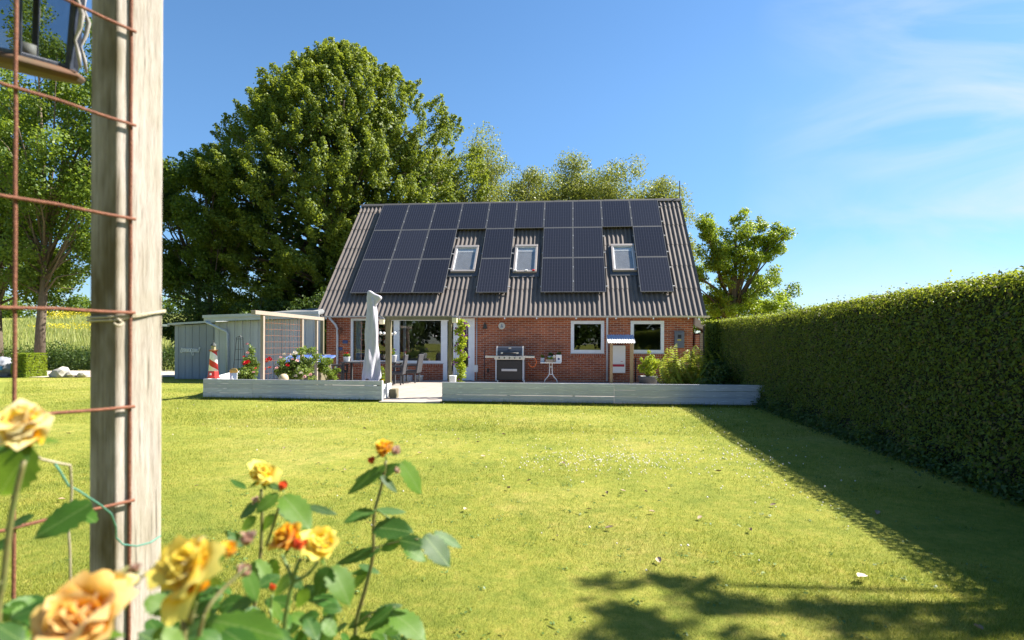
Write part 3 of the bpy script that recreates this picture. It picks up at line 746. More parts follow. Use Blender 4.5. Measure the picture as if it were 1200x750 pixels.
# ---- brick garden wall end beside the house, with sloping cap
gw = thing('garden_wall', 'short brown brick wall with a sloping pinkish cap at the right corner of the house', 'wall', (4.75, 20.9, 0))
MB().box(-.28, -.14, -.05, 1.2, 0, 1.72, 1).box(-.13, .27, -.07, 1.3, 0, 1.78).obj('brickwork', [M['brick_brown'], M['brick_side']], gw)
cp = MB(); vs = [(-.33,-.16,1.80),(.32,-.16,1.72),(.32,1.4,1.72),(-.33,1.4,2.46),(-.33,-.16,1.88),(.32,-.16,1.78),(.32,1.4,1.80),(-.33,1.4,2.54)]
vs = [(-.32,-.12,2.02),(.30,-.16,1.77),(.30,1.4,1.77),(-.32,1.4,2.40),(-.32,-.12,2.36),(.30,-.16,1.83),(.30,1.4,1.83),(-.32,1.4,2.45)]
cp.add(vs, [(0,1,2,3),(7,6,5,4),(0,4,5,1),(1,5,6,2),(2,6,7,3),(3,7,4,0)]).obj('coping', M['concrete_cap'], gw, bevel=.01)

# ================================================================ OUTBUILDINGS
# large grey board carport / shed joined to the left end of the house
cpx = thing('garage_shed', 'long grey vertical-board outbuilding with flat sloping roof beside the brick house', 'shed', (-10.8, 19.5, 0))
co = -cpx.location
def ztop(x): return 2.12 + (x + 12.6) * (.12/3.6)
brd = MB(); x = -12.45; i = 0
bw = .145
bmsh = []
for i in range(30):
    x0 = -12.45 + i*bw; 
    if x0 > -8.62: break
    dy = .012 if i % 2 else 0
    o = MB().box(0, bw-.006 if i % 2 == 0 else bw-.006, dy, .04+dy, 0, ztop(x0)-.01).obj('board', M['shedboard'], cpx, loc=Vector((x0, 19.5, 0))+co)
MB().box(-12.44, -8.565, 19.56, 19.60, 0, 2.0).box(-9.22, -9.14, 19.61, 20.8, 0, 2.0).obj('side_wall', M['shedboard'], cpx, loc=co)
MB().box(-12.44, -12.40, 20.81, 26, 0, 2.1).obj('side_wall', M['shedboard'], cpx, loc=co)
fz = MB()
def slab(mb, x0, x1, y0, y1, z0a, z1a, z0b, z1b, mi=0):
    mb.add([(x0,y0,z0a),(x1,y0,z0b),(x1,y1,z0b),(x0,y1,z0a),(x0,y0,z1a),(x1,y0,z1b),(x1,y1,z1b),(x0,y1,z1a)], [(3,2,1,0),(4,5,6,7),(0,1,5,4),(1,2,6,5),(2,3,7,6),(3,0,4,7)], mi)
slab(fz, -12.72, -8.52, 19.26, 19.29, 2.11, 2.25, 2.25, 2.39)
fz.obj('fascia', M['fascia'], cpx, loc=co)
fz = MB(); slab(fz, -12.75, -8.52, 19.22, 19.255, 2.235, 2.335, 2.375, 2.475); fz.obj('fascia', M['fascia'], cpx, loc=co)
rf = MB(); rf.add([(-12.72,19.3,2.26),(-9.0,19.3,2.38),(-9.0,20.5,2.42),(-9.36,23.5,2.92),(-12.72,23.5,2.36),(-12.72,19.3,2.32),(-9.0,19.3,2.44),(-9.0,20.5,2.48),(-9.36,23.5,2.98),(-12.72,23.5,2.42)], [(4,3,2,1,0),(5,6,7,8,9)] + [(i,(i+1)%5,(i+1)%5+5,i+5) for i in range(5)]); rf.obj('roof', M['felt'], cpx, loc=co)
MB().box(-8.56, -8.46, 19.46, 19.56, 0, 2.24).obj('corner_post', M['timber_dark'], cpx, loc=co)
MB().tube([(-12.62, 19.22, 2.10), (-12.3, 19.25, 1.95), (-11.98, 19.42, 1.76), (-11.95, 19.43, 1.68), (-11.95, 19.43, .1)], .045, 12).obj('downpipe', M['greypipe'], cpx, True, loc=co)

sh = thing('garden_shed', 'small flat-roofed blue-grey board shed with a white metal script sign', 'shed', (-13.8, 20.4, 0))
so = -sh.location
for i in range(12):
    x0 = -14.62 + i*.1385
    MB().box(0, .134, (.010 if i % 2 else 0), .03+(.010 if i % 2 else 0), .02, 2.0 + i*.008).obj('board', M['shedboard2'], sh, loc=Vector((x0, 20.4, 0))+so)
MB().box(-14.61, -12.97, 20.445, 23.2, 0, 1.99).obj('shed_body', M['shedboard2'], sh, loc=so)
rf = MB(); slab(rf, -14.82, -12.93, 20.28, 23.4, 2.02, 2.09, 2.12, 2.19); rf.obj('roof', M['fascia'], sh, loc=so)
MB().box(-14.80, -12.94, 20.30, 20.36, 2.195, 2.2).obj('roof_edge', M['timber'], sh, loc=so) if False else None
MB().box(-15.02, -14.83, 20.27, 20.42, 1.97, 2.05).obj('gutter_end', M['whiteplastic'], sh, loc=so)
# white cursive wall ornament
cv = bpy.data.curves.new('script_sign', 'CURVE'); cv.dimensions = '3D'; cv.bevel_depth = .011
sp = cv.splines.new('BEZIER'); pts = []
x = 0.0
shape = [(0,.16),(.0,-.02),(.05,.14),(.07,0),(.12,.13),(.14,0),(.18,.12),(.20,0),(.25,.12),(.26,-.0),(.30,.12),(.34,.10),(.33,.0),(.39,.13),(.42,.0),(.36,.06),(.40,-.04),(.46,-.12),(.45,.02),(.48,.12),(.50,0),(.55,.11),(.57,.0),(.61,.11),(.64,0),(.68,.02),(.72,.17),(.71,.10)]
sp.bezier_points.add(len(shape)-1)
for bp, (a, b) in zip(sp.bezier_points, shape): bp.co = (a, 0, b); bp.handle_left_type = bp.handle_right_type = 'AUTO'
tmp = bpy.data.objects.new('tmp', cv); C.objects.link(tmp)
bpy.context.view_layer.update()
me = bpy.data.meshes.new_from_object(tmp.evaluated_get(bpy.context.evaluated_depsgraph_get())); bpy.data.objects.remove(tmp)
me.materials.clear(); me.materials.append(M['white'])
tag(link('script_sign', me, None, (-14.33, 20.375, 1.02)), 'white cursive metal lettering fixed to the small blue-grey shed', 'sign')

# ================================================================ LOW PLANK WALLS
def plank_run(parent, P0, P1, joints, h, z0=0.05, n=4, th=.035, topextra=None):
    P0, P1 = Vector(P0), Vector(P1); d = P1-P0; L = d.length; ang = math.atan2(d.y, d.x); ph = (h-z0)/n
    js = [0] + joints + [L]
    for r_ in range(n):
        for a, b in zip(js[:-1], js[1:]):
            e = topextra if (r_ == n-1 and b == L and topextra) else 0
            hh = ph - .004 
            o = MB().box(0, b-a-.004+e, 0, th, 0, hh).obj('plank', M['plank'], parent, bevel=.004)
            o.location = P0 + d.normalized()*a + Vector((0, 0, z0 + r_*ph)) - parent.location + Vector((0, random.uniform(-.004,.004), 0)); o.rotation_euler = (random.uniform(-.01,.01), random.uniform(-.0015,.0015), ang)
    k = MB()
    for i in range(int(L/1.5)+2):
        q = P0 + d.normalized()*min(L-.1, .05+i*1.5) - parent.location; k.box(q.x-.03, q.x+.03, q.y+.045, q.y+.11, 0, h-.03)
    k.obj('support_posts', M['timber_dark'], parent)
lw = thing('plank_wall', 'low grey-green plank wall left of the patio opening, lighthouse on its corner', 'wall', (-6.7, 13.45, 0))
plank_run(lw, (-8.93, 13.50, 0), (-4.40, 13.42, 0), [1.30], .49, z0=.04, n=4)
MB().box(0, 4.52, .02, .05, -.05, .038).obj('base_board', M['darkgrey'], lw, loc=Vector((-8.92, 13.50, 0))-lw.location, rot=(0,0,math.atan2(-.08,4.53)))
E2 = (-10.7, 18.2, 0)
def side_run(parent, P0, P1, h, n=4):
    P0, P1 = Vector(P0), Vector(P1); d = P1-P0; L = d.length; ang = math.atan2(d.y, d.x); ph = (h-.05)/n
    for r_ in range(n):
        o = MB().box(0, L, -.03, 0, 0, ph-.007).obj('plank', M['sideplank'], parent, bevel=.004)
        o.location = P0 + Vector((0,0,.05+r_*ph)) - parent.location; o.rotation_euler = (0,0,ang)
M['sideplank'] = plank_mat('sunlit_plank', (.62,.64,.64), (.75,.75,.75))  # lit copy of the plank paint: sunlight on the side runs put into colour
side_run(lw, (-8.93, 13.56, 0), (-10.9, 18.6, 0), .49)
MB().box(-.03, .0, -.02, .05, .03, .495).obj('end_board', M['white'], lw, loc=Vector((-4.37, 13.43, 0))-lw.location)
side_run(lw, (-4.42, 13.50, 0), (-4.42, 14.2, 0), .40)
rw = thing('plank_wall', 'long low grey-green plank wall right of the patio opening running to the hedge', 'wall', (.7, 13.30, 0))
plank_run(rw, (-2.90, 13.28, 0), (4.27, 13.33, 0), [3.96], .49, n=3, topextra=.17)
MB().box(-.005, 7.0, .03, .06, -.02, .045).obj('base_board', M['darkgrey'], rw, loc=Vector((-2.9, 13.29, 0))-rw.location)
wc_ = MB().box(-4.38, -4.22, 14.0, 14.25, .023, .25).obj('crate', M['timber_dark'], None, bevel=.01)
tag(wc_, 'small brown wooden box at the foot of the dark pergola post', 'box')

# ================================================================ TRELLIS ON THE LEFT OF THE PATIO
tr = thing('timber_trellis', 'pale timber frame with rusty mesh standing behind the left plank wall', 'trellis', (-7.78, 15.8, 0))
to = -tr.location
for y in (14.2, 16.4, 17.4):
    MB().box(-7.82, -7.74, y-.04, y+.04, .02, 2.09).obj('post', M['timber'], tr, bevel=.006, loc=to)
MB().bar((-7.78, 13.75, 2.14), (-7.78, 17.85, 2.14), .12, .10).obj('top_rail', M['timber'], tr, bevel=.006, loc=to)
ms = MB()
for k in range(11): ms.tube([(-7.76, 14.27, .25+k*.165), (-7.76, 16.33, .25+k*.165)], .0036, 5)
for k in range(14): ms.tube([(-7.766, 14.3+k*.155, .2), (-7.766, 14.3+k*.155, 2.05)], .0032, 5)
ms.obj('mesh_panel', M['rust_orange'], tr, loc=to)

# pergola over the patio opening
pg = thing('pergola_frame', 'dark aged timber goalpost frame standing in the patio opening', 'pergola', (-3.7, 14.4, 0))
po = -pg.location
MB().box(-4.60, -4.47, 14.35, 14.48, .02, 1.97).obj('post', M['timber_dark'], pg, bevel=.006, loc=po)
MB().box(-2.98, -2.90, 14.36, 14.46, .02, 1.97).obj('post', M['timber_dark'], pg, bevel=.006, loc=po)
MB().box(-4.70, -2.80, 14.34, 14.46, 1.975, 2.07).obj('beam', M['timber_dark'], pg, bevel=.006, loc=po)
ms = MB()
for k in range(12): ms.tube([(-5.30, 14.42, .35+k*.14), (-4.61, 14.42, .35+k*.14)], .0035, 5)
for k in range(5): ms.tube([(-5.26+k*.15, 14.427, .3), (-5.26+k*.15, 14.427, 1.95)], .0035, 5)
ms.obj('mesh_panel', M['rust'], pg, loc=po)
def small_lamp(loc, label):
    t = thing('post_lamp', label, 'lamp', loc)
    MB().box(-.06, .06, -.06, .06, 0, .13).obj('lamp_glass', simple('milky_lamp_glass', (.78,.70,.50)), t, bevel=.01)
    MB().add([(-.075,-.075,.131),(.075,-.075,.131),(.075,.075,.131),(-.075,.075,.131),(0,0,.20)], [(3,2,1,0),(0,1,4),(1,2,4),(2,3,4),(3,0,4)]).obj('lamp_roof', M['darkgrey'], t)
small_lamp((-4.66, 14.27, 1.86), 'small pale square lamp beside the dark left pergola post')
small_lamp((-2.80, 14.27, 1.90), 'small pale square lamp at the right end of the pergola beam above the climbing plant')

# ---- string of white paper lamps
ls = thing('lamp_string', 'string of small white round lamps hanging behind the closed parasol', 'string lights', (-5.55, 17.5, 1.72))
MB().tube([(-.45,0,.14),(-.22,0,.03),(-.08,0,.0),(.12,0,-.015),(.26,0,.01),(.7,0,.16)], .004, 5).obj('cable', M['black'], ls)
bl = MB().lathe([(0.0,-.05),(.03,-.04),(.048,-.015),(.048,.015),(.03,.04),(0.0,.05)], 12).mesh('bulb', M['whiteplastic'], True)
for x, z in ((-.22,-.03),(-.10,-.04),(.13,-.06),(.24,-.03)): link('bulb', bl, ls, (x, 0, z))

# ---- covered parasol
pa = thing('closed_parasol', 'tall closed parasol under a grey fabric cover behind the left plank wall', 'parasol', (-4.83, 14.0, 0))
pa.scale = (.935, .935, .935)
vs = []; fs = []; prof = [(.50,.205),(.60,.215),(.80,.20),(1.1,.195),(1.4,.175),(1.7,.165),(1.95,.15),(2.15,.14),(2.28,.13),(2.42,.118),(2.52,.105),(2.58,.108),(2.63,.10),(2.70,.08),(2.78,.05)]
N = 40
for i, (z, r_) in enumerate(prof):
    for k in range(N):
        a = 2*PI*k/N; fold = 1 + .20*math.sin(a*4 + z*2.3 + .6*math.sin(z*5)) + .10*math.sin(a*7 - z*4.1) + .16*mnoise.noise(Vector((math.cos(a)*2, math.sin(a)*2, z*4)))
        sx = 1.0; dx = 0.0
        if z > 2.3: dx = .03*math.exp(-((z-2.70)/.1)**2)
        zz = z + (.05*math.sin(a*3+1) if i == 0 else 0)
        vs.append((r_*fold*math.cos(a)*sx + dx - .05*(z-1.2)*.15, r_*fold*math.sin(a), zz))
for i in range(len(prof)-1):
    for k in range(N): fs.append((i*N+k, i*N+(k+1)%N, (i+1)*N+(k+1)%N, (i+1)*N+k))
fs.append(tuple((len(prof)-1)*N+k for k in range(N)))
o = MB().add(vs, fs).obj('fabric_cover', M['cover'], pa, True); s_ = o.modifiers.new('subsurf', 'SUBSURF'); s_.levels = s_.render_levels = 1
MB().prism([(-.13,2.50),(.10,2.44),(.155,2.54),(.265,2.67),(.24,2.73),(.08,2.79),(-.05,2.88),(-.11,2.86),(-.135,2.70)], -.075, .075).obj('hood_flap', M['cover'], pa, bevel=.045)
MB().tube([(0,0,.05),(0,0,.6)], .024, 12).obj('pole', M['white'], pa, True)
MB().box(-.13, .10, -.13, .13, .0, .47).obj('base_tank', M['whiteplastic'], pa, bevel=.03)
for x in (-.17, .17): MB().box(x-.02, x+.02, -.02, .02, .02, .55).obj('cover_strap', M['cover'], pa)

# ---- lighthouse ornament
def lighthouse_mat():
    t = NT('red_white_spiral_paint'); tcd = t.node('ShaderNodeTexCoord'); sp = t.node('ShaderNodeSeparateXYZ'); t.to(tcd.outputs['Object'], sp.inputs[0])
    ang = t.math('ARCTAN2', sp.outputs['Y'], sp.outputs['X']); v = t.math('ADD', t.math('DIVIDE', ang, 2*PI), t.math('DIVIDE', sp.outputs['Z'], .36))
    s = t.math('GREATER_THAN', t.math('FRACT', v), .58)
    return t.done(t.bsdf(t.mix(s, (.78,.77,.75), (.55,.035,.03)), .5))
lh = thing('lighthouse_ornament', 'red and white spiral-painted garden lighthouse on the plank wall corner', 'ornament', (-8.80, 13.72, .495))
MB().lathe([(.150,0),(.150,.03),(.135,.035)], 8).obj('plinth', M['red'], lh)
MB().lathe([(.130,.035),(.118,.17),(.114,.18)], 8).obj('base_band', M['red'], lh)
sw = MB().box(-.02, .02, -.128, -.12, .08, .13)
sw.obj('window_spot', M['white'], lh)
MB().lathe([(.112,.18),(.078,.66),(.076,.67)], 24).obj('tower', lighthouse_mat(), lh, True)
MB().lathe([(.105,.67),(.108,.70),(.09,.705)], 16).obj('gallery', M['rust_orange'], lh)
MB().lathe([(.055,.705),(.055,.81)], 8).obj('lamp_room', simple('lamp_room_glass', (.35,.33,.18)), lh)
MB().lathe([(.075,.81),(.05,.85),(.012,.89),(.012,.93),(0,.95)], 12).obj('lamp_roof', M['verdigris'], lh)

# white solar pillar candle with amber cap
pc = thing('pillar_lamp', 'white cylindrical garden lamp with an amber cap beside the lighthouse', 'lamp', (-8.44, 14.0, .0))
MB().lathe([(.088,.0),(.088,.62)], 20).obj('lamp_body', M['whiteplastic'], pc, True)
MB().lathe([(.092,.62),(.092,.69),(.07,.72),(0,.73)], 20).obj('lamp_cap', M['yellowcap'], pc, True)
# stone ball on the wall's inner side
sb = MB().lathe([(0,0),(.09,.03),(.12,.10),(.10,.18),(.04,.22),(0,.225)], 14).obj('stone_ball', simple('sandstone', (.55,.42,.27)), None, True, loc=(-6.92, 13.62, .40))
tag(sb, 'round sand-coloured stone behind the left plank wall among the rose bushes', 'stone')

# obelisk plant support
ob = thing('obelisk_trellis', 'slim black metal obelisk plant support in front of the grey boards', 'plant support', (-11.0, 18.6, 0))
m = MB(); H_ = 1.55
for i, j in ((-1,-1),(1,-1),(1,1),(-1,1)): m.tube([(i*.17, j*.17, 0), (i*.07, j*.07, H_), (0, 0, H_+.06)], .009, 6)
m.obj('leg_frame', M['black'], ob)
m = MB()
for z in (.45, .8, 1.15, 1.5):
    r_ = .17 - .10*z/H_; m.tube([(-r_,-r_,z),(r_,-r_,z),(r_,r_,z),(-r_,r_,z),(-r_,-r_,z)], .006, 5)
m.obj('cross_ring', M['black'], ob)

# blue-covered storage bench
sbn = thing('storage_bench', 'wooden bench box with a slanted blue and white striped cover behind the trellis', 'bench', (-8.35, 18.3, 0))
def stripe():
    t = NT('blue_striped_cover'); tcd = t.node('ShaderNodeTexCoord'); sp = t.node('ShaderNodeSeparateXYZ'); t.to(tcd.outputs['Object'], sp.inputs[0])
    f = t.math('FRACT', t.math('MULTIPLY', sp.outputs['X'], 2.6)); return t.done(t.bsdf(t.ramp(f, [(0,(.05,.10,.33)),(.5,(.06,.12,.36)),(.55,(.11,.17,.36)),(.85,(.12,.19,.38)),(.9,(.05,.10,.33))]), .6))
m = MB()
for x in (-.75, -.25, .3): m.box(x-.03, x+.03, -.45, -.40, 0, .74)
for z in (.15, .35, .55): m.box(-.78, .5, -.40, -.37, z, z+.12)
m.box(-.78, .5, -.36, .40, .0, .72)
m.obj('box', M['timber_dark'], sbn)
m = MB(); slab(m, -.95, 1.0, -.5, .45, .74, .78, .74, .78); 
MB().add([(-.95,-.5,.70),(.62,-.5,.70),(.62,.5,.92),(-.95,.5,.92),(-.95,-.5,.75),(.62,-.5,.75),(.62,.5,.97),(-.95,.5,.97)], [(3,2,1,0),(4,5,6,7),(0,1,5,4),(1,2,6,5),(2,3,7,6),(3,0,4,7)]).obj('cover', stripe(), sbn)

# ================================================================ PATIO FURNITURE
dt = thing('dining_table', 'long grey outdoor dining table in front of the large window', 'table', (-6.6, 19.2, 0))
MB().box(-.95, .95, -.45, .45, .71, .75).obj('table_top', M['darkgrey'], dt, bevel=.008)
for x in (-.88, .88):
    for y in (-.38, .38): MB().box(x-.035, x+.035, y-.035, y+.035, .022, .708).obj('leg', M['darkgrey'], dt)
def wicker_chair(loc, rz, label):
    t = thing('wicker_chair', label, 'chair', loc, rz, 'wicker chairs at the patio table')
    MB().box(-.27, .27, -.27, .27, .36, .45).obj('seat', M['wicker'], t, bevel=.02)
    MB().add([(-.27,-.30,.36),(.27,-.30,.36),(.27,-.24,.36),(-.27,-.24,.36),(-.27,-.40,1.0),(.27,-.40,1.0),(.27,-.345,1.0),(-.27,-.345,1.0)], [(3,2,1,0),(4,5,6,7),(0,1,5,4),(1,2,6,5),(2,3,7,6),(3,0,4,7)]).obj('backrest', M['wicker'], t, bevel=.018)
    for x in (-.26, .26):
        MB().box(x-.03, x+.03, -.28, .27, .60, .65).box(x-.03, x+.03, .21, .27, .36, .60).obj('armrest', M['wicker'], t, bevel=.012)
    for x in (-.23, .23):
        for y in (-.23, .23): MB().box(x-.02, x+.02, y-.02, y+.02, .022, .358).obj('leg', M['darkgrey'], t)
wicker_chair((-5.62, 18.55, 0), PI/2 + .1, 'nearest grey wicker dining chair, partly behind the dark pergola post')
wicker_chair((-5.38, 19.6, 0), PI/2 - .05, 'rear grey wicker dining chair nearest the brick wall under the window')
wicker_chair((-7.75, 19.0, 0), -PI/2, 'grey wicker dining chair at the far left end of the table, behind the parasol')

# ================================================================ PLANTS
def leaf_cloud(name, blobs, n, size, mat, parent=None, seed=0, aspect=.62, up=.35, shell=.55, kind='stuff', rand_n=.8, varbase=None):
    """blobs: (x,y,z, rx,ry,rz) relative; leaves are spread near each blob's surface and through it"""
    rg = np.random.default_rng(seed); B = np.asarray(blobs, float)
    w = (B[:,3]*B[:,4] + B[:,4]*B[:,5] + B[:,3]*B[:,5]); w /= w.sum(); idx = rg.choice(len(B), n, p=w)
    D = unit(rg.normal(size=(n,3))); r_ = rg.uniform(shell, 1.0, (n,1))**.6 * rg.uniform(.9, 1.12, (n,1))
    P = B[idx,:3] + D*r_*B[idx,3:6]
    N = unit(D*.7 + rg.normal(size=(n,3))*rand_n + np.array([[0,0,up]]))
    v, q = leaf_quads(P, N, size, rg, aspect)
    bv = rg.uniform(-.18, .18, len(B))
    var = np.clip(rg.beta(2.5, 2.5, n) + bv[idx] , 0, 1)
    me = np_mesh(name, v, q, mat, var)
    o = link(name, me, parent)
    if kind: o['kind'] = kind
    return o

def crown_blobs(c, rad, nb, bs, seed, inner=.25, drop=None):
    rg = np.random.default_rng(seed); out_ = []
    k = 0
    while len(out_) < nb and k < nb*30:
        k += 1
        d = unit(rg.normal(size=(1,3)))[0]; f = rg.uniform(.60, .98) if rg.uniform() > inner else rg.uniform(.2, .6)
        p = np.array(c) + d*f*np.array(rad)
        if drop and drop(p): continue
        s = bs*rg.uniform(.6, 1.35)
        out_.append((*p, s*rg.uniform(.8,1.3), s*rg.uniform(.8,1.3), s*rg.uniform(.7,1.15)))
    return out_

def tree(name, label, loc, trunk_h, trunk_r, crowns, nb, bs, nleaf, lsize, lm, bark, seed, limbs=14, group=None, lean=(0,0), drop=None, aspect=.62, shell=.45, up=.35, inner=.25, cat='tree'):
    t = thing(name, label, cat, loc, 0, group); rg = random.Random(seed)
    blobs = []
    for i, (c, r_) in enumerate(crowns): blobs += crown_blobs(c, r_, max(3, int(nb*r_[0]*r_[2]/sum(q[1][0]*q[1][2] for q in crowns))), bs, seed+i*7, inner, drop)
    tips = rg.sample(blobs, min(limbs, len(blobs)))
    m = MB(); cx = sum(b[0] for b in blobs)/len(blobs)
    topz = max(b[2] for b in blobs)*.88
    tp = [Vector((0,0,-.1)), Vector((lean[0]*.3, lean[1]*.3, trunk_h*.5)), Vector((lean[0], lean[1], trunk_h)), Vector((lean[0]*1.1+cx*.5, lean[1], trunk_h+(topz-trunk_h)*.5)), Vector((cx*.8, lean[1], topz))]
    m.tube(tp, [trunk_r*1.25, trunk_r, trunk_r*.8, trunk_r*.45, trunk_r*.1], 12)
    m.obj('trunk', M[bark], t, True)
    lb = MB()
    for b in tips:
        s = rg.uniform(.15, .75); z0 = trunk_h*.8 + (min(b[2], topz)-trunk_h*.8)*s*.6; z0 = max(trunk_h*.6, z0)
        base = Vector((tp[2].x*.9 + (tp[3].x-tp[2].x)*max(0,(z0-trunk_h)/max(.1, topz-trunk_h)), tp[2].y*.9, z0)); end = Vector(b[:3])
        mid = base.lerp(end, .5) + Vector((rg.uniform(-.3,.3), rg.uniform(-.3,.3), (end-base).length*.08))
        r0 = trunk_r*rg.uniform(.22, .42); lb.tube([base, mid, end], [r0, r0*.6, r0*.15], 7)
        for _ in range(3):
            e2 = end + Vector((rg.uniform(-1,1), rg.uniform(-1,1), rg.uniform(-.3,1)))*bs*.9; lb.tube([mid.lerp(end, rg.uniform(.1,.8)), e2], [r0*.3, r0*.08], 5)
    lb.obj('limbs', M[bark], t, True)
    o = leaf_cloud('crown', blobs, nleaf, lsize, M[lm], t, seed+3, aspect, up, shell)
    return t

# the great linden: upward pointing leaf sprays all over a dense dome
def linden():
    t = thing('linden_tree', 'huge dense round-crowned linden tree towering behind the left part of the roof', 'tree', (-15.2, 38.0, 0))
    m = MB().tube([(0,0,-.2),(0,0,3),(.2,0,8),(0,.2,14),(0,0,19)], [.75,.6,.5,.3,.08], 14); m.obj('trunk', M['bark'], t, True)
    rg = np.random.default_rng(31)
    lb = MB(); P = []; N = []; V = []
    # dome outline: radius as a function of height fraction
    zs = np.array([0, .06, .2, .38, .52, .66, .80, .91, 1.0]); rs = np.array([.66, .80, .95, 1.0, .97, .86, .66, .40, .06])
    Z0, Z1, RX, RY = 1.2, 20.9, 9.6, 7.0
    K = 1150
    for i in range(K):
        f = rg.uniform(0, 1)**.85; r_ = np.interp(f, zs, rs); a = rg.uniform(0, 2*PI)
        if math.sin(a) > .35: a = -a
        lob = 1 + .10*math.sin(a*3+1) + .09*mnoise.noise(Vector((math.cos(a)*1.8, math.sin(a)*1.8, f*5)))*2
        depth = rg.uniform(.74, 1.0) if rg.uniform() < .85 else rg.uniform(.4, .74)
        c = np.array([math.cos(a)*RX*r_*lob*depth, math.sin(a)*RY*r_*lob*depth, Z0 + f*(Z1-Z0)])
        o = np.array([math.cos(a), math.sin(a), (f-.35)*1.6]); o /= np.linalg.norm(o)
        ax = unit((o*.75 + np.array([0,0,.42]) + rg.normal(size=3)*.42)[None])[0]   # spray axis
        L = rg.uniform(.55, 1.75); k = int(250*L/1.2)
        s = rg.uniform(-.5, .6, k)
        wd = (.62 - .42*(s+.5))*L*.8
        q = unit(rg.normal(size=(k,3))); q = q - (q@ax)[:,None]*ax
        p = c + ax*s[:,None]*L + q*wd[:,None]*rg.uniform(.35, 1, (k,1))
        P.append(p); N.append(q*.6 + o*.35 + np.array([0,0,.45]) + rg.normal(size=(k,3))*.55)
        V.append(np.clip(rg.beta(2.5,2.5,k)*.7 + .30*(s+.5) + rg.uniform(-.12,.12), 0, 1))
        if i % 9 == 0: lb.tube([(0,0,min(c[2]*.7, 12)), tuple(c*np.array([.5,.5,.9])), tuple(c)], [.14,.09,.02], 6)
    P = np.concatenate(P); N = unit(np.concatenate(N)); V = np.concatenate(V)
    v, q = leaf_quads(P, N, .14, rg, .75)
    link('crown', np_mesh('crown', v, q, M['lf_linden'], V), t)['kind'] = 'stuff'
    lb.obj('limbs', M['bark'], t, True)
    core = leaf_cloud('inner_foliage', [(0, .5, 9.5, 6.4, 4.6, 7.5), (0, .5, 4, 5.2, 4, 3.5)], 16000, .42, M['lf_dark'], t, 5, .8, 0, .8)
linden()

tree('alder_tree', 'tall slender bright green tree between the timber post and the big linden', (-21.3, 32.5, 0), 4.0, .19,
     [((0,0,9.3),(2.9,2.4,3.4)), ((-1.2,0,6.0),(1.9,1.8,1.7)), ((1.2,0,11),(1.6,1.6,1.7)), ((.6,0,5.5),(1.6,1.6,1.2))], 66, .62, 34000, .16, 'lf_left', 'bark', 51, 22, lean=(.25,0), shell=.2)
tree('ash_tree', 'big leafy tree with visible limbs seen through the rusty mesh at far left', (-23.7, 24.0, 0), 4.2, .19,
     [((.6,0,11.6),(4.6,3.6,5.6)), ((-1.2,0,5.4),(3.0,2.8,2.2)), ((2.9,0,6.8),(1.9,1.6,2.6)), ((3.4,0,10.5),(1.7,1.6,3.2)), ((-4,0,9),(3,3,4))], 185, .68, 80000, .14, 'lf_left', 'bark', 61, 40, lean=(.25,0), shell=.15)
tree('ash_tree', 'leafy tree cut by the left picture edge, left of the mesh-framed trunk', (-27.5, 25.5, 0), 3.0, .3,
     [((0,0,9),(4.2,3.4,5.5)), ((0,0,4.5),(3.2,3,2.6))], 80, .7, 34000, .16, 'lf_left', 'bark', 71, 20, shell=.2)
tree('ash_tree', 'tree crown visible low between the mesh bars, above the flowering meadow', (-22.5, 33.5, 0), 4.5, .2,
     [((-2.0,0,9.5),(3.2,2.6,4.4)), ((-3,0,5.5),(2.6,2.2,2.2))], 70, .65, 30000, .16, 'lf_left', 'bark', 81, 18, shell=.2)

for i, (x, y, zt, rr, lab) in enumerate(((-7.0, 43, 16.9, 2.3, 'leftmost and tallest pale green birch rising behind the ridge beside the linden'),
        (-3.2, 45, 15.4, 2.7, 'second birch from the left behind the roof ridge'),
        (.4, 46, 15.9, 2.2, 'narrow third birch in the row behind the ridge'),
        (4.3, 46, 15.7, 3.0, 'broad pale drooping birch at the right end of the row behind the ridge'),
        (7.0, 45.5, 13.9, 1.9, 'lowest birch, its drooping twigs nearest the lightning rod'),
        (-1.4, 48.5, 15.6, 2.3, 'birch set back in the row, filling the dip between the second and third crowns'),
        (2.3, 48.5, 15.6, 2.3, 'birch set back in the row, between the narrow and the broad drooping crowns'),
        (-9.6, 42.0, 15.6, 2.0, 'birch half hidden by the right edge of the big linden'))):
    c0 = zt*.66
    tree('birch_tree', lab, (x, y, 0), 4.5, .16, [((0,0,c0),(rr*1.45,rr*.9,zt*.31)), ((.4*(-1)**i,0,zt*.88),(rr*.75,rr*.6,zt*.13)), ((0,0,c0*.75),(rr*1.75,rr*1.,zt*.26))], 210, .85, 46000, .165, 'lf_birch', 'bark_pale', 101+i, 16, 'birches behind the house', shell=.15, up=-.1, aspect=.5)

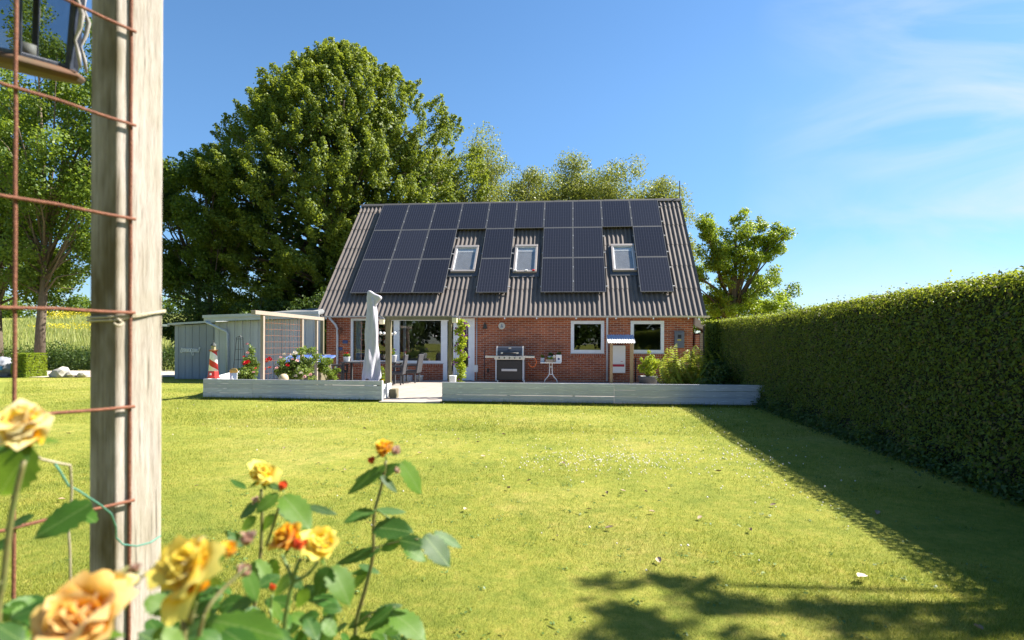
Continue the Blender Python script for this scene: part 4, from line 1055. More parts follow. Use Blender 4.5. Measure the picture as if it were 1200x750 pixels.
tree('maple_tree', 'bright yellow-green open maple right of the roof behind the hedge', (8.4, 30.5, 0), 2.6, .24,
     [((-.1,0,4.8),(2.3,1.9,1.5)), ((0,0,6.3),(1.9,1.6,1.3)), ((1.9,0,6.3),(.9,.8,.9)), ((-1.2,0,7.2),(1.0,.9,.8)), ((.7,0,7.6),(1.1,.8,.7)), ((2.3,0,7.0),(.6,.6,.7)), ((.4,0,3.4),(2.4,1.8,.9))], 175, .33, 36000, .10, 'lf_maple', 'bark', 121, 40, shell=.2, up=.9, aspect=.8)
tree('hazel_shrub', 'rounded green bushy tree low beside the maple above the hedge', (11.0, 33, 0), 1.2, .14,
     [((0,0,3.2),(1.7,1.5,2.4)), ((-2.6,0,2.6),(2.4,1.5,1.6))], 60, .42, 20000, .12, 'lf_left', 'bark', 131, 10, shell=.3)
tree('elder_bush', 'dark bushy mass under the linden behind the two sheds', (-17.5, 30.5, 0), .8, .1,
     [((0,0,2.0),(4.3,1.8,2.6)), ((4.8,0,2.0),(3.0,1.8,2.5)), ((-3.2,0,2.6),(1.8,1.5,2.4))], 90, .6, 30000, .15, 'lf_dark', 'bark', 141, 12, shell=.35, cat='bush')

# distant wood across the lawn (seen mirrored in the window panes)
wd = []
rg = np.random.default_rng(77)
for i in range(34): wd.append((-52+i*2.6+rg.uniform(-1,1), -47+rg.uniform(-4,4), rg.uniform(3.5,6.5), rg.uniform(2.2,3.6), 2.5, rg.uniform(4,6.5)))
o = leaf_cloud('distant_wood', wd, 26000, .75, M['lf_dark'], None, 78, .8, .3, .5)
tag(o, 'dark wood across the far lawn, seen mirrored in the window panes', 'wood', kind='stuff')
# tree whose crown throws the dappled shade over the near lawn
tree('apple_tree', 'open-crowned tree standing beyond the hedge whose shade dapples the near lawn', (8.15, 5.2, 0), 3.6, .13,
     [((-1.5,.1,6.0),(1.35,.95,.8)), ((0,.0,6.1),(1.4,1.0,.8)), ((-2.7,.0,5.8),(.7,.6,.5))], 58, .15, 2800, .09, 'lf_left', 'bark', 151, 24, shell=.1, inner=.4)

# ---- hedge
def hedge():
    t = thing('hedge', 'tall clipped green hedge running along the right side of the lawn', 'hedge', (4.9, 7.0, 0))
    o = -t.location; rg = np.random.default_rng(5)
    def facex(y): return 4.02 + .0258*(y-5.6)
    def top(y): return np.interp(y, [-4, 5, 9, 12.7, 17.2], [2.08, 2.05, 2.03, 1.99, 2.06])
    core = MB()
    ys = np.linspace(-4, 17.4, 30)
    vs = []; fs = []
    for y in ys:
        f, h = facex(y)+.13, float(top(y))-.08
        vs += [(f,y,0),(f,y,h),(f+.75,y,h),(f+.75,y,0)]
    for i in range(len(ys)-1):
        for k in range(3): fs.append((i*4+k, i*4+k+1, i*4+k+5, i*4+k+4))
    fs += [(0,1,2,3), tuple((len(ys)-1)*4+k for k in (3,2,1,0))]
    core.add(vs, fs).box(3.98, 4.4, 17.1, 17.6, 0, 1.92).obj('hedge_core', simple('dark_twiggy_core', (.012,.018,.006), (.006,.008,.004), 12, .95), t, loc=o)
    def cloud(name, n, y0, y1, size, mat, pw):
        u = rg.uniform(0,1,n); y = y0 + (y1-y0)*u**pw
        z = rg.uniform(0,1,n); tp = top(y)
        nz = np.array([mnoise.noise(Vector((a*.9, b*1.6, 0))) + .6*mnoise.noise(Vector((a*3.1, b*4, 5))) for a, b in zip(y[::4], (z*tp)[::4])]); nz = np.repeat(nz, 4)[:n]; nz = np.pad(nz, (0, n-len(nz)))
        gap = rg.uniform(0, .16, n)
        x = facex(y) + gap - .14*nz + np.where(z*tp < .30, .09*np.sin(y*5)+.03, 0)
        P = np.stack([x, y, z*tp], 1)
        ontop = rg.uniform(0,1,n) < .30
        P[ontop,0] = facex(y[ontop]) + rg.uniform(-.02,.95,ontop.sum()); P[ontop,2] = tp[ontop] + rg.normal(0,.022,ontop.sum()) + .02*nz[ontop]
        spr = ontop & (np.sin(y*23)+np.sin(y*37.3) > 1.0) & (rg.uniform(0,1,n) < .25); P[spr,2] += rg.uniform(0,.10,spr.sum())
        N = np.where(ontop[:,None], [[-.1,0,1.0]], [[-1.0,-.1,.45]]) + rg.normal(size=(n,3))*.6
        v, q = leaf_quads(P, unit(N), size, rg, .55)
        lo = np.array([mnoise.noise(Vector((a*.55, b*1.1, 9))) for a, b in zip(y[::8], (z*tp)[::8])]); lo = np.repeat(lo, 8)[:n]; lo = np.pad(lo, (0, n-len(lo)))
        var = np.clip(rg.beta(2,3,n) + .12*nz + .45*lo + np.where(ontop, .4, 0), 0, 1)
        ob_ = link(name, np_mesh(name, v, q, mat, var), t, o); ob_['kind'] = 'stuff'
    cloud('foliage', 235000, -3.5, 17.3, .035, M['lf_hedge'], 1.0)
    cloud('twig_leaves', 16000, -3.5, 17.3, .05, M['lf_hedge_side'], 1.0)
    # front-facing return at the far end
    n = 7000; P = np.stack([rg.uniform(3.93,4.45,n), 17.05+rg.uniform(0,.12,n), rg.uniform(0,2.05,n)], 1)
    k = 2500; P2 = np.stack([rg.uniform(3.93,5.2,k), rg.uniform(17.05,17.7,k), 2.02+rg.normal(0,.03,k)], 1)
    v, q = leaf_quads(np.concatenate([P,P2]), unit(np.concatenate([np.tile([[-.2,-1,.4]],(n,1)), np.tile([[0,-.1,1]],(k,1))]) + rg.normal(size=(n+k,3))*.6), .055, rg, .6)
    ob_ = link('foliage', np_mesh('foliage', v, q, M['lf_hedge'], rg.beta(2,2.5,n+k)), t, o); ob_['kind'] = 'stuff'
    # low shoots and litter along the foot
    n = 16000; y = rg.uniform(-2, 13.5, n); P = np.stack([facex(y)-rg.gamma(1.5,.05,n)+.05, y, rg.gamma(1.6,.05,n)+.01], 1)
    v, q = leaf_quads(P, unit(rg.normal(size=(n,3))*.6+np.array([[-.5,0,.8]])), .045, rg, .6)
    ob_ = link('ground_shoots', np_mesh('ground_shoots', v, q, M['lf_dark'], rg.uniform(0,1,n)), t, o); ob_['kind'] = 'stuff'
hedge()

# dark shrubs in the corner by the hedge
def bush(name, label, cat, loc, blobs, n, size, mat, seed, parts=None, **kw):
    t = thing(name, label, cat, loc); rg = random.Random(seed); m = MB()
    for b in rg.sample(blobs, min(len(blobs), 8)):
        m.tube([(rg.uniform(-.05,.05), rg.uniform(-.05,.05), .0), (b[0]*.5, b[1]*.5, b[2]*.6), b[:3]], [.014,.01,.004], 5)
    m.obj('stems', M['bark'], t)
    leaf_cloud('foliage', blobs, n, size, M[mat], t, seed, **kw); return t
bush('dark_shrub', 'dark green shrub in the shade between the fern and the hedge', 'shrub', (3.95, 16.2, 0), crown_blobs((.05,0,.50),(.55,.5,.42),26,.2,3)+crown_blobs((-.1,-1.2,.38),(.5,.5,.3),14,.18,4), 12000, .07, 'lf_dark', 201, shell=.3)

# fern: arching fronds with pinnae, every frond its own part
def fern(loc, label, n, Lr, seed, matn='lf_fern'):
    t = thing('fern', label, 'fern', loc); rg = random.Random(seed)
    meshes = []
    for vi in range(5):
        vs = []; fs = []; seg = 24; arch = .75 + .12*vi
        for i in range(seg):
            s = i/(seg-1); px = s*math.cos(arch*s)*.95; pz = math.sin(arch*s*1.2)*s*.78 + s*.15 - .25*s**3
            w = .24*math.sin(PI*min(1, s*.9+.08))**.8*(1 - .35*s) if s > .12 else 0
            if w <= 0: continue
            for sd in (-1, 1):
                b = len(vs); tip = (px + w*.45, sd*w, pz - .04*w/.15 + rg.uniform(-.012,.012))
                vs += [(px-.012, 0, pz), (px+w*.12, sd*w*.5, pz+.012), tip, (px+w*.36+.01, sd*w*.45, pz-.01), (px+.02, 0, pz+.002)]
                fs += [(b, b+1, b+2, b+3), (b, b+3, b+4)] if False else [(b, b+1, b+2, b+3)]
        me = bpy.data.meshes.new('frond'); me.from_pydata(vs, [], fs); me.materials.append(M['lf_fern_o']); meshes.append(me)
    for i in range(n):
        a = 2*PI*i/n*2.4 + rg.uniform(-.3,.3); L = Lr*rg.uniform(.7, 1.15)
        o = link('frond', meshes[i % 5], t, (rg.uniform(-.08,.08), rg.uniform(-.08,.08), 0.02), (0, -rg.uniform(-.3,.45), a), L)
M['lf_fern_o'] = leafmat('fern_frond', (.13,.20,.02), (.36,.40,.055), (.45,.5,.05), .4, attr=False)
fern((3.55, 17.0, 0), 'large bright green fern with feathery fronds at the right corner of the patio', 64, 1.55, 7)
fern((4.0, 16.0, 0), 'smaller fern in the hedge shade right of the large bright one', 30, 1.0, 9)

# potted shrub under the second window
ps = thing('potted_shrub', 'yellow-green leafy shrub in a round dark pot under the right window', 'potted plant', (2.66, 19.6, .022))
MB().lathe([(.20,0),(.27,.02),(.31,.20),(.33,.27),(.335,.30),(.30,.30),(.29,.24),(0,.24)], 20).obj('pot', M['darkgrey'], ps, True)
m = MB(); rg_ = random.Random(3)
pb = crown_blobs((.02,0,.72),(.36,.32,.40),36,.11,17)
for b in pb[:20]: m.tube([(0,0,.2),(b[0]*.4,b[1]*.4,b[2]*.7),b[:3]], [.01,.007,.003], 5)
m.obj('stems', M['bark'], ps); leaf_cloud('foliage', pb, 4200, .05, M['lf_shrub'], ps, 19, shell=.1)

# flowers: small bloom mesh of overlapping petals, for far plants
def bloom_mesh(name, mat, n=14, cup=.5, seed=1):
    rg = random.Random(seed); vs = []; fs = []
    for i in range(n):
        a = i*2.4; ring = i/n; tilt = .25 + ring*1.05; L = .35+.65*ring*.9
        for st in range(1):
            b = len(vs); w = .42*(.5+ring*.6)
            d = Vector((math.cos(a)*math.sin(tilt), math.sin(a)*math.sin(tilt), math.cos(tilt))); s = Vector((-math.sin(a), math.cos(a), 0)); up = Vector((0,0,1))
            base = Vector((0,0,-.2)) + d*.1
            vs += [base, base+d*L*.5-s*w, base+d*L*.5+s*w, base+d*L*.95+up*.1*(1-ring)-s*w*.8, base+d*L*.95+up*.1*(1-ring)+s*w*.8, base+d*L*1.05-up*.08*ring]
            fs += [(b,b+1,b+2),(b+1,b+3,b+4,b+2),(b+3,b+5,b+4)]
    me = bpy.data.meshes.new(name); me.from_pydata([tuple(v) for v in vs], [], fs); me.materials.append(mat); me.shade_smooth(); return me
def petalmat(name, c1, c2, tr=.35):
    return leafmat(name, c1, c2, c2, tr, .6, attr=False)
M['p_red'] = petalmat('red_petal', (.55,.01,.015), (.75,.02,.03)); M['p_pink'] = petalmat('pink_petal', (.75,.35,.35), (.85,.60,.55)); M['p_white'] = petalmat('cream_petal', (.75,.65,.50), (.82,.78,.70)); M['p_purple'] = petalmat('purple_petal', (.22,.03,.25), (.40,.08,.45)); M['p_violet'] = petalmat('violet_petal', (.16,.05,.45), (.35,.15,.65)); M['p_yellow'] = petalmat('yellow_petal', (.80,.55,.03), (.85,.65,.10))
fb = {k: bloom_mesh('blossom', M[k]) for k in ('p_red','p_pink','p_white','p_purple','p_violet','p_yellow')}
def blossoms(parent, lst):
    for k, p, s in lst: link('blossom', fb[k], parent, p, (random.uniform(.6,1.3), random.uniform(-.3,.3), random.uniform(-.4,.4)), s)

t = bush('rose_shrub', 'rose shrub with one big red bloom left of the trellis post', 'rose bush', (-8.35, 14.6, 0), crown_blobs((0,0,.62),(.34,.3,.42),20,.13,31)+[(.05,0,1.15,.1,.1,.14),(.0,0,1.3,.05,.05,.06)], 3600, .06, 'lf_rosebush', 33, shell=.1)
blossoms(t, [('p_red',(.10,-.32,.86),.125),('p_red',(.33,-.3,.72),.05),('p_pink',(-.02,-.1,1.35),.05),('p_pink',(.05,-.2,1.12),.05),('p_pink',(.28,-.3,.62),.05),('p_red',(-.05,-.2,1.02),.035)])
t = bush('rose_shrub', 'wide rose shrub with cream and red blooms growing through the rusty trellis mesh', 'rose bush', (-7.35, 15.0, 0), crown_blobs((.1,0,.62),(.62,.4,.36),36,.15,41)+crown_blobs((.35,0,1.0),(.42,.3,.22),12,.11,43), 7600, .055, 'lf_rosebush', 44, shell=.1)
blossoms(t, [('p_red',(-.47,-.42,.93),.115),('p_red',(-.44,-.42,.73),.05),('p_red',(-.60,-.40,.70),.05),('p_red',(.05,-.42,.80),.06),('p_pink',(-.25,-.42,.72),.06),('p_pink',(.3,-.40,.92),.055),('p_white',(.22,-.35,1.12),.075),('p_white',(.12,-.35,1.07),.06),('p_white',(-.08,-.35,1.08),.05),('p_white',(.33,-.38,.70),.06),('p_white',(.40,-.40,.60),.06),('p_white',(.27,-.42,.52),.055),('p_pink',(-.18,-.35,1.0),.045),('p_pink',(.62,-.3,.55),.06),('p_pink',(.50,-.38,.50),.06),('p_white',(-.02,-.4,.55),.05),('p_pink',(.15,-.35,.95),.04)])
t = bush('rose_shrub', 'small leafy green shrub between the two right trellis posts', 'shrub', (-7.0, 16.6, 0), crown_blobs((0,0,.6),(.38,.3,.36),20,.12,51), 3400, .06, 'lf_left', 53, shell=.1)
t = bush('lily_clump', 'orange-flowered leafy clump between the parasol base and the pergola post', 'plant', (-4.95, 14.7, 0), crown_blobs((.12,0,.5),(.20,.16,.42),14,.08,55), 900, .07, 'lf_left', 57, shell=.1, aspect=.3)
blossoms(t, [('p_yellow',(.2,-.1,.42),.05),('p_yellow',(.16,-.1,.30),.05),('p_yellow',(.12,-.12,.75),.035)])
# clematis column by the door
cl = thing('climbing_clematis', 'yellow-green clematis with small purple flowers climbing beside the glazed door', 'climbing plant', (-2.70, 14.55, .022))
cb = [(.06*math.sin(i*1.3)+.04*(i%3-1), .05*math.cos(i*2), .14+i*.084, .13+.03*math.sin(i), .12, .10) for i in range(22)]
m = MB(); m.tube([(0,0,0),(.03,0,.7),(-.03,0,1.4),(.0,0,1.95)], .008, 6).tube([(.05,0,0),(-.03,.02,.9),(.03,.02,1.8)], .006, 6); m.obj('stems', M['bark'], cl)
leaf_cloud('foliage', cb, 3600, .05, M['lf_shrub'], cl, 61, shell=.1)
for i in range(26):
    b = random.choice(cb); link('blossom', fb['p_purple'], cl, (b[0]+random.uniform(-.16,.16), b[1]-.13+random.uniform(-.03,.05), b[2]+random.uniform(-.05,.05)), (1.3,0,random.uniform(-.6,.6)), .03)
wp = MB().lathe([(.05,0),(.08,.02),(.09,.24),(.10,.26),(.085,.26),(.08,.2),(0,.2)], 16).obj('flower_pot', M['white'], None, True, loc=(-2.82, 14.15, .33))
tag(wp, 'small white flower pot at the foot of the clematis by the wall', 'pot')
st_ = MB().box(-2.92,-2.70,14.05,14.27,.022,.328).obj('plant_block', M['stone'], None, bevel=.01); tag(st_, 'squat stone block carrying the small white flower pot', 'block')

# table top pots
def flower_pot(loc, label, r_, h, mat, fl, n=6, fol='lf_left', seed=2):
    t = thing('flower_pot', label, 'potted plant', loc)
    MB().lathe([(r_*.75,0),(r_*.8,.01),(r_,h*.9),(r_*1.08,h),(r_*.92,h),(r_*.9,h*.8),(0,h*.8)], 18).obj('pot', M[mat], t, True)
    b = crown_blobs((0,0,h+r_*.5),(r_*.95,r_*.9,r_*.6),10,r_*.35,seed); leaf_cloud('foliage', b, 500, r_*.4, M[fol], t, seed, shell=.1)
    rg = random.Random(seed)
    for i in range(n): link('blossom', fb[fl[i % len(fl)]], t, (rg.uniform(-1,1)*r_, -r_*.5+rg.uniform(-.3,.3)*r_, h+r_*rg.uniform(.4,1.3)), (rg.uniform(.5,1.2),0,rg.uniform(-1,1)), r_*.26)
flower_pot((-5.83, 18.95, .751), 'grey bucket of violet and red flowers on the dining table', .15, .23, 'pipe', ['p_violet','p_purple','p_red','p_violet'], 12, seed=4)
flower_pot((-7.45, 19.05, .751), 'dark pot of red flowers at the left end of the dining table behind the parasol', .12, .16, 'whiteplastic', ['p_red'], 7, seed=6)
bt = thing('sauce_bottle', 'small pale bottle with an orange cap on the dining table left of the pergola post', 'bottle', (-6.60, 18.9, .751))
MB().lathe([(.045,0),(.05,.02),(.05,.13),(.025,.18),(.022,.2)], 14).obj('bottle_body', M['whiteplastic'], bt, True)
MB().lathe([(.026,.2),(.026,.25),(0,.252)], 12).obj('cap', M['orangehose'], bt, True)
fp = MB().box(-.18,.18,-.15,.15,0,.2).obj('planter_box', M['pipe'], None, bevel=.01, loc=(-5.75, 20.4, .022)); tag(fp, 'low pale grey planter box on the patio under the window, left of the white tub', 'planter')
fp = MB().lathe([(.10,0),(.14,.19),(.15,.2),(.12,.2),(.1,.15),(0,.15)], 18).obj('plastic_tub', M['whiteplastic'], None, True, loc=(-5.30, 20.5, .022)); tag(fp, 'small round white tub on the patio under the window', 'tub')

# ================================================================ THINGS AGAINST THE FACADE
# gas barbecue
bq = thing('gas_barbecue', 'black and steel gas barbecue with closed lid standing against the brick wall', 'barbecue', (-2.0, 20.35, .022))
MB().box(-.46, .46, -.26, .26, .08, .78, 0).obj('cabinet', M['black'], bq, bevel=.01)
for x in (-.475, .475): MB().box(x-.025, x+.025, -.29, .27, .06, .80).obj('side_panel', M['greypipe'], bq, bevel=.006)
MB().box(-.42, .42, -.275, -.262, .12, .76).obj('door', M['black'], bq, bevel=.004)
hd = MB().box(-.28, .26, -.31, -.28, .40, .48).obj('drawer_front', M['zinc'], bq, bevel=.006)
MB().box(-.53, .53, -.32, .27, .80, .93).obj('control_panel', M['chrome'], bq, bevel=.01)
for x in (-.36,-.18,0,.18,.36): MB().lathe([(.026,0),(.024,.03),(0,.031)], 12).obj('knob', M['black'], bq, rot=(PI/2,0,0), loc=(x, -.32, .86))
for s in (-1, 1): MB().box(*(sorted((s*.535, s*.86))), -.28, .22, .86, .93).obj('side_shelf', M['chrome'], bq, bevel=.008)
lid = MB(); n = 9; vs = []
for x in (-.43, .43):
    for i in range(n): a = PI*i/(n-1); vs.append((x, -.26*math.cos(a)*1.0, .95 + .33*math.sin(a)**.7))
fs = [(i, i+1, n+i+1, n+i) for i in range(n-1)] + [tuple(range(n)), tuple(range(2*n-1, n-1, -1))]
ld = lid.add(vs, fs).obj('lid', simple('blue_black_enamel', (.04,.046,.062), None, 9, .3), bq)
for s in (-1, 1):
    cap = MB(); vs = []
    for x in sorted((s*.432, s*.475)):
        for i in range(n): a = PI*i/(n-1); vs.append((x, -.268*math.cos(a), .94 + .345*math.sin(a)**.7))
    cap.add(vs, fs).obj('lid_end', M['chrome'], ld)
MB().tube([(-.26,-.30,1.03),(.26,-.30,1.03)], .016, 10).obj('handle', M['black'], ld, True)
for x in (-.27, .27): MB().box(x-.035, x+.035, -.325, -.255, 1.005, 1.055).obj('handle_bracket', M['chrome'], ld, bevel=.006)
MB().box(-.045, .045, -.222, -.205, 1.18, 1.225).obj('badge', M['chrome'], ld, bevel=.01, rot=None)
MB().lathe([(.13,.0),(.14,.01),(.14,.03),(.0,.032)], 20).obj('side_burner', M['black'], bq, loc=(.70, 0, .935))
for x in (-.42, .50): MB().lathe([(.035,-.02),(.045,-.02),(.045,.02),(.035,.02)], 14).obj('caster', M['whiteplastic'], bq, rot=(0,PI/2,0), loc=(x, -.22, .045))
gh = MB().tube([(-1.22, 20.30, .90),(-1.12, 20.28, .86),(-1.07, 20.27, .74),(-1.12, 20.27, .60),(-1.22, 20.27, .56),(-1.32, 20.28, .62),(-1.36, 20.30, .72)], .015, 8)
gh = gh.obj('gas_hose', M['orangehose'], bq, True, loc=(2.0,-20.35,-.022))

# round-leg side table with planters
pt_ = thing('planter_table', 'small white table on a curved twin-leg pedestal against the brick wall', 'table', (-.575, 20.35, .022))
MB().box(-.36, .36, -.22, .22, .68, .715).obj('table_top', M['whiteplastic'], pt_, bevel=.01)
m = MB()
for s in (-1, 1): m.tube([(s*.045,0,.68),(s*.05,0,.32),(s*.09,0,.22),(s*.20,0,.10),(s*.225,0,0)], .018, 8)
m.obj('pedestal', M['timber'] if False else M['whiteplastic'], pt_, True)
MB().box(-.05,.05,-.015,.015,.53,.56).box(-.05,.05,-.015,.015,.27,.30).obj('cross_bar', M['whiteplastic'], pt_)
def tin(x, w, h, mat, label, fol, y=20.3, fl=None):
    t = thing('planter_tin', label, 'planter', (x, y, .738))
    m = MB().box(-w/2, w/2, -w*.4, w*.4, 0, h); m.obj('tin', M[mat], t, bevel=.006)
    leaf_cloud('foliage', crown_blobs((0,0,h+.03),(w*.45,w*.35,.07),7,.045,int(x*100)%97+3), 300, .035, M[fol], t, 3, shell=.1)
    return t
tin(-.87, .13, .15, 'greypipe', 'leftmost blue-grey tin of herbs on the small white table', 'lf_left')
tin(-.62, .26, .10, 'timber', 'low wooden trough with pale succulents in the middle of the small white table', 'lf_shrub', 20.22)
tin(-.58, .20, .21, 'pipe', 'pale grey tin at the back of the small white table', 'lf_dark', 20.45)
t = tin(-.30, .20, .26, 'whiteplastic', 'white square pot with a dark blue motif at the right end of the small table', 'lf_dark')
MB().box(-.035,.035,-.084,-.081,.08,.15).obj('motif', M['bluetile'], t)
fg = thing('garden_figurine', 'little cream round-headed figurine between the pots on the small white table', 'figurine', (-.46, 20.2, .738))
MB().lathe([(.04,0),(.045,.02),(.03,.12),(.022,.16)], 12).obj('figurine_body', M['timber'], fg, True)
MB().lathe([(0,.15),(.04,.165),(.05,.20),(.035,.24),(0,.25)], 12).obj('figurine_head', simple('cream_glaze', (.75,.68,.55)), fg, True)

# wall ornaments
ck = thing('wall_plate', 'round white plate ornament with a grey figure on the brick wall above the barbecue', 'wall ornament', (-2.38, YF-.001, 2.02))
MB().lathe([(0,0),(.10,.0),(.122,.02),(.125,.03),(.105,.03),(0,.022)], 28).obj('plate', simple('cream_stoneware', (.66,.63,.56)), ck, True, rot=(PI/2,0,0))
MB().prism([(-.06,-.06),(.06,-.06),(.045,-.01),(.02,.02),(.022,.06),(0,.078),(-.022,.06),(-.02,.02),(-.035,-.01)], -.036, -.024).obj('figure', simple('grey_blue_glaze', (.25,.29,.35)), ck)
sr = thing('wall_star', 'dark bronze bell-shaped wall ornament left of the round plate', 'wall ornament', (-3.0, YF-.001, 2.0))
MB().prism([(-.10,-.08),(.10,-.08),(.09,-.055),(.06,-.02),(.05,.06),(.015,.10),(.02,.14),(-.02,.14),(-.015,.10),(-.05,.06),(-.06,-.02),(-.09,-.055)], -.05, 0).obj('bell', M['verdigris'], sr, bevel=.01)
pm_ = lambda x, z, lab: tag(MB().box(-.10,.10,-.025,0,-.065,.065).obj('wall_plaque', M['bluetile'], None, bevel=.012, loc=(x, YF-.001, z)), lab, 'wall plaque')
pm_(-8.27, 1.42, 'upper right of two small dark blue enamel plaques left of the large window')
pm_(-8.47, 1.16, 'lower left of two small dark blue enamel plaques, nearest the downpipe')
wl_ = thing('wall_lantern', 'dark rusty wall lamp on the bricks between the downpipe and the large window', 'wall lamp', (-8.42, YF-.001, 1.86))
MB().box(-.04,.04,-.03,0,-.08,.08).tube([(0,-.02,.05),(0,-.12,.10),(0,-.16,.05)], .01, 6).obj('bracket', M['rust'], wl_)
MB().lathe([(.03,-.12),(.05,-.10),(.07,.03),(.02,.07),(0,.08)], 8, (0,-.16,-.02)).obj('lamp_body', M['rust'], wl_)

# heat pump cabinet under a little corrugated roof on posts
hpb = thing('wall_boiler_cabinet', 'white wall cabinet with a red stripe under the small corrugated canopy', 'cabinet', (1.79, 20.80, .36))
MB().box(-.24,.24,-.15,.19,0,.97).obj('casing', M['whiteplastic'], hpb, bevel=.02)
MB().box(-.24,.20,-.157,-.151,.225,.31).obj('red_stripe', simple('crimson_stripe', (.45,.02,.045)), hpb)
MB().box(.07,.15,-.156,-.151,.40,.415).obj('logo_mark', simple('small_red_mark', (.45,.02,.045)), hpb)
MB().box(-.243,.243,-.153,-.151,.345,.350).obj('panel_joint', M['darkgrey'], hpb)
cn = thing('canopy', 'little white corrugated canopy on timber posts in front of the wall cabinet', 'canopy', (1.85, 20.4, 0))
cm = corr_mesh('roof_sheet', 11, .42, M['whiteplastic'], .084, .013, 0, .004, 6)
o = link('roof_sheet', cm, cn, (-.47, -.36, 1.42), (R(20),0,0))
cm2 = corr_mesh('roof_sheet', 11, .42, simple('shaded_corrugated_plastic', (.42,.50,.66)), .084, .013, 0, .004, 6)  # rear half of the white canopy, its shade painted in as blue
o = link('roof_sheet', cm2, cn, (-.47, .02, 1.567), (R(20),0,0))
for x in (-.35, .33):
    MB().box(x-.05, x+.05, -.28, -.20, .02, 1.40).obj('post', M['timber_new'], cn, bevel=.006)
MB().box(-.45, .45, -.27, -.22, 1.36, 1.405).obj('cross_rail', M['timber_new'], cn) if False else None
MB().box(.40, .44, .1, .14, .02, 1.45).obj('post', M['timber_new'], cn)

# left distance: clipped hedge block, boulders, cover, dark shrubs and meadow
hb = thing('clipped_hedge_block', 'small clipped yellowish hedge block seen low through the mesh at far left', 'hedge', (-20.9, 20.6, 0))
MB().box(-.28,.28,-.25,.6,0,.86).obj('core', M['darkgrey'] if False else simple('hedge_block_core', (.03,.04,.01)), hb)
P = []
rg = np.random.default_rng(9)
n = 3600; P = np.stack([rg.uniform(-.33,.33,n), rg.uniform(-.3,.6,n), rg.uniform(0,.93,n)],1); f = rg.integers(0,3,n)
P[f==0,1] = -.29; P[f==1,2] = .92; P[f==2,0] = .32
v, q = leaf_quads(P, unit(rg.normal(size=(n,3))*.5+np.array([[.3,-.8,.5]])), .06, rg)
link('foliage', np_mesh('foliage', v, q, M['lf_shrub'], rg.uniform(0,.5,n)), hb)['kind'] = 'stuff'
def stone_mesh(seed):
    bm = bmesh.new(); bmesh.ops.create_icosphere(bm, subdivisions=2, radius=1)
    for v_ in bm.verts: v_.co *= 1 + .28*mnoise.noise(v_.co*1.3 + Vector((seed*7,0,0))); v_.co.z *= .75
    me = bpy.data.meshes.new('boulder'); bm.to_mesh(me); bm.free(); me.materials.append(M['stone']); return me
for i, (u, r_, lab) in enumerate(((62,.14,'small grey boulder left of the large one by the gravel path'),(73,.32,'largest rounded boulder beside the gravel path below the meadow'),(84,.22,'low flat boulder right of the largest one by the gravel path'),(97,.19,'boulder by the gravel path nearest the timber post'))):
    p = at(u, 440, 22.5); tag(link('boulder', stone_mesh(i), None, (p.x, p.y, r_*.5), (0,0,i), r_), lab, 'boulder')
gc = thing('covered_bicycle', 'grey crumpled tarpaulin heap with a blue patch at the far left edge', 'tarpaulin', (-21.9, 20.7, 0))
bm = bmesh.new(); bmesh.ops.create_icosphere(bm, subdivisions=4, radius=1)
for v_ in bm.verts:
    c_ = v_.co.copy(); v_.co *= 1 + .22*mnoise.noise(c_*2.5) + .10*mnoise.noise(c_*6); v_.co.x *= .42; v_.co.y *= .4; v_.co.z = v_.co.z*.40+.36
me = bpy.data.meshes.new('tarpaulin'); bm.to_mesh(me); bm.free(); me.materials.append(simple('grey_tarp', (.30,.31,.34), (.16,.17,.2), 3, .5)); me.shade_smooth(); link('tarpaulin_sheet', me, gc)
gc.name = 'tarpaulin_heap'
MB().box(.12,.30,-.42,-.36,.28,.42).obj('blue_patch', simple('bright_blue', (.05,.25,.55)), gc, bevel=.02)
bw_ = []
for i in range(26): bw_.append((-31+i*.66, 26.0+.3*math.sin(i), .45+.25*math.sin(i*1.7)**2, .7, .6, .55+.3*abs(math.sin(i*2.1))))
o = leaf_cloud('shrub_row', bw_, 22000, .10, M['lf_dark'], None, 91, .5, .4, .3); tag(o, 'low dark green shrub row along the foot of the meadow', 'shrubs', kind='stuff')
# meadow grass and yellow flowers on the slope
rg = np.random.default_rng(95); n = 60000
x = rg.uniform(-62, -19, n); y = 27 + 46*rg.uniform(0,1,n)**1.3
keep = (x < -.66*y) ; x, y = x[keep], y[keep]; n = len(x)
z = np.array([ground_h(a,b) for a,b in zip(x,y)]); h = rg.uniform(.3,.75,n); a = rg.uniform(0,2*PI,n); w = .035
Pb = np.stack([x,y,z-.02],1); S = np.stack([np.cos(a)*w,np.sin(a)*w,0*a],1); T_ = Pb + np.stack([rg.normal(0,.12,n),rg.normal(0,.12,n),h],1)
vv = np.stack([Pb-S,Pb+S,T_],1).reshape(-1,3)
M['lf_meadow'] = leafmat('meadow_blade', (.16,.22,.05), (.42,.42,.17), (.45,.5,.1), .35)
tag(link('meadow_grass', np_mesh('meadow_grass', vv, np.arange(3*n).reshape(-1,3), M['lf_meadow'], rg.uniform(0,1,n), tri=True)), 'tall pale meadow grass on the slope at far left', 'grass', kind='stuff')
fl = []
for i in range(14):
    yy = rg.uniform(45, 66); xx = rg.uniform(-.97, -.80)*yy; fl.append((xx, yy, ground_h(xx,yy)+.75, rg.uniform(.8,2.6), 2.2, .28))
M['lf_ragwort'] = leafmat('yellow_wildflower', (.55,.45,.02), (.75,.62,.03), (.7,.6,.03), .3)
tag(leaf_cloud('yellow_wildflowers', fl, 2600, .11, M['lf_ragwort'], None, 97, .8, .8, .2), 'patches of yellow wildflowers across the meadow slope', 'flowers', kind='stuff')

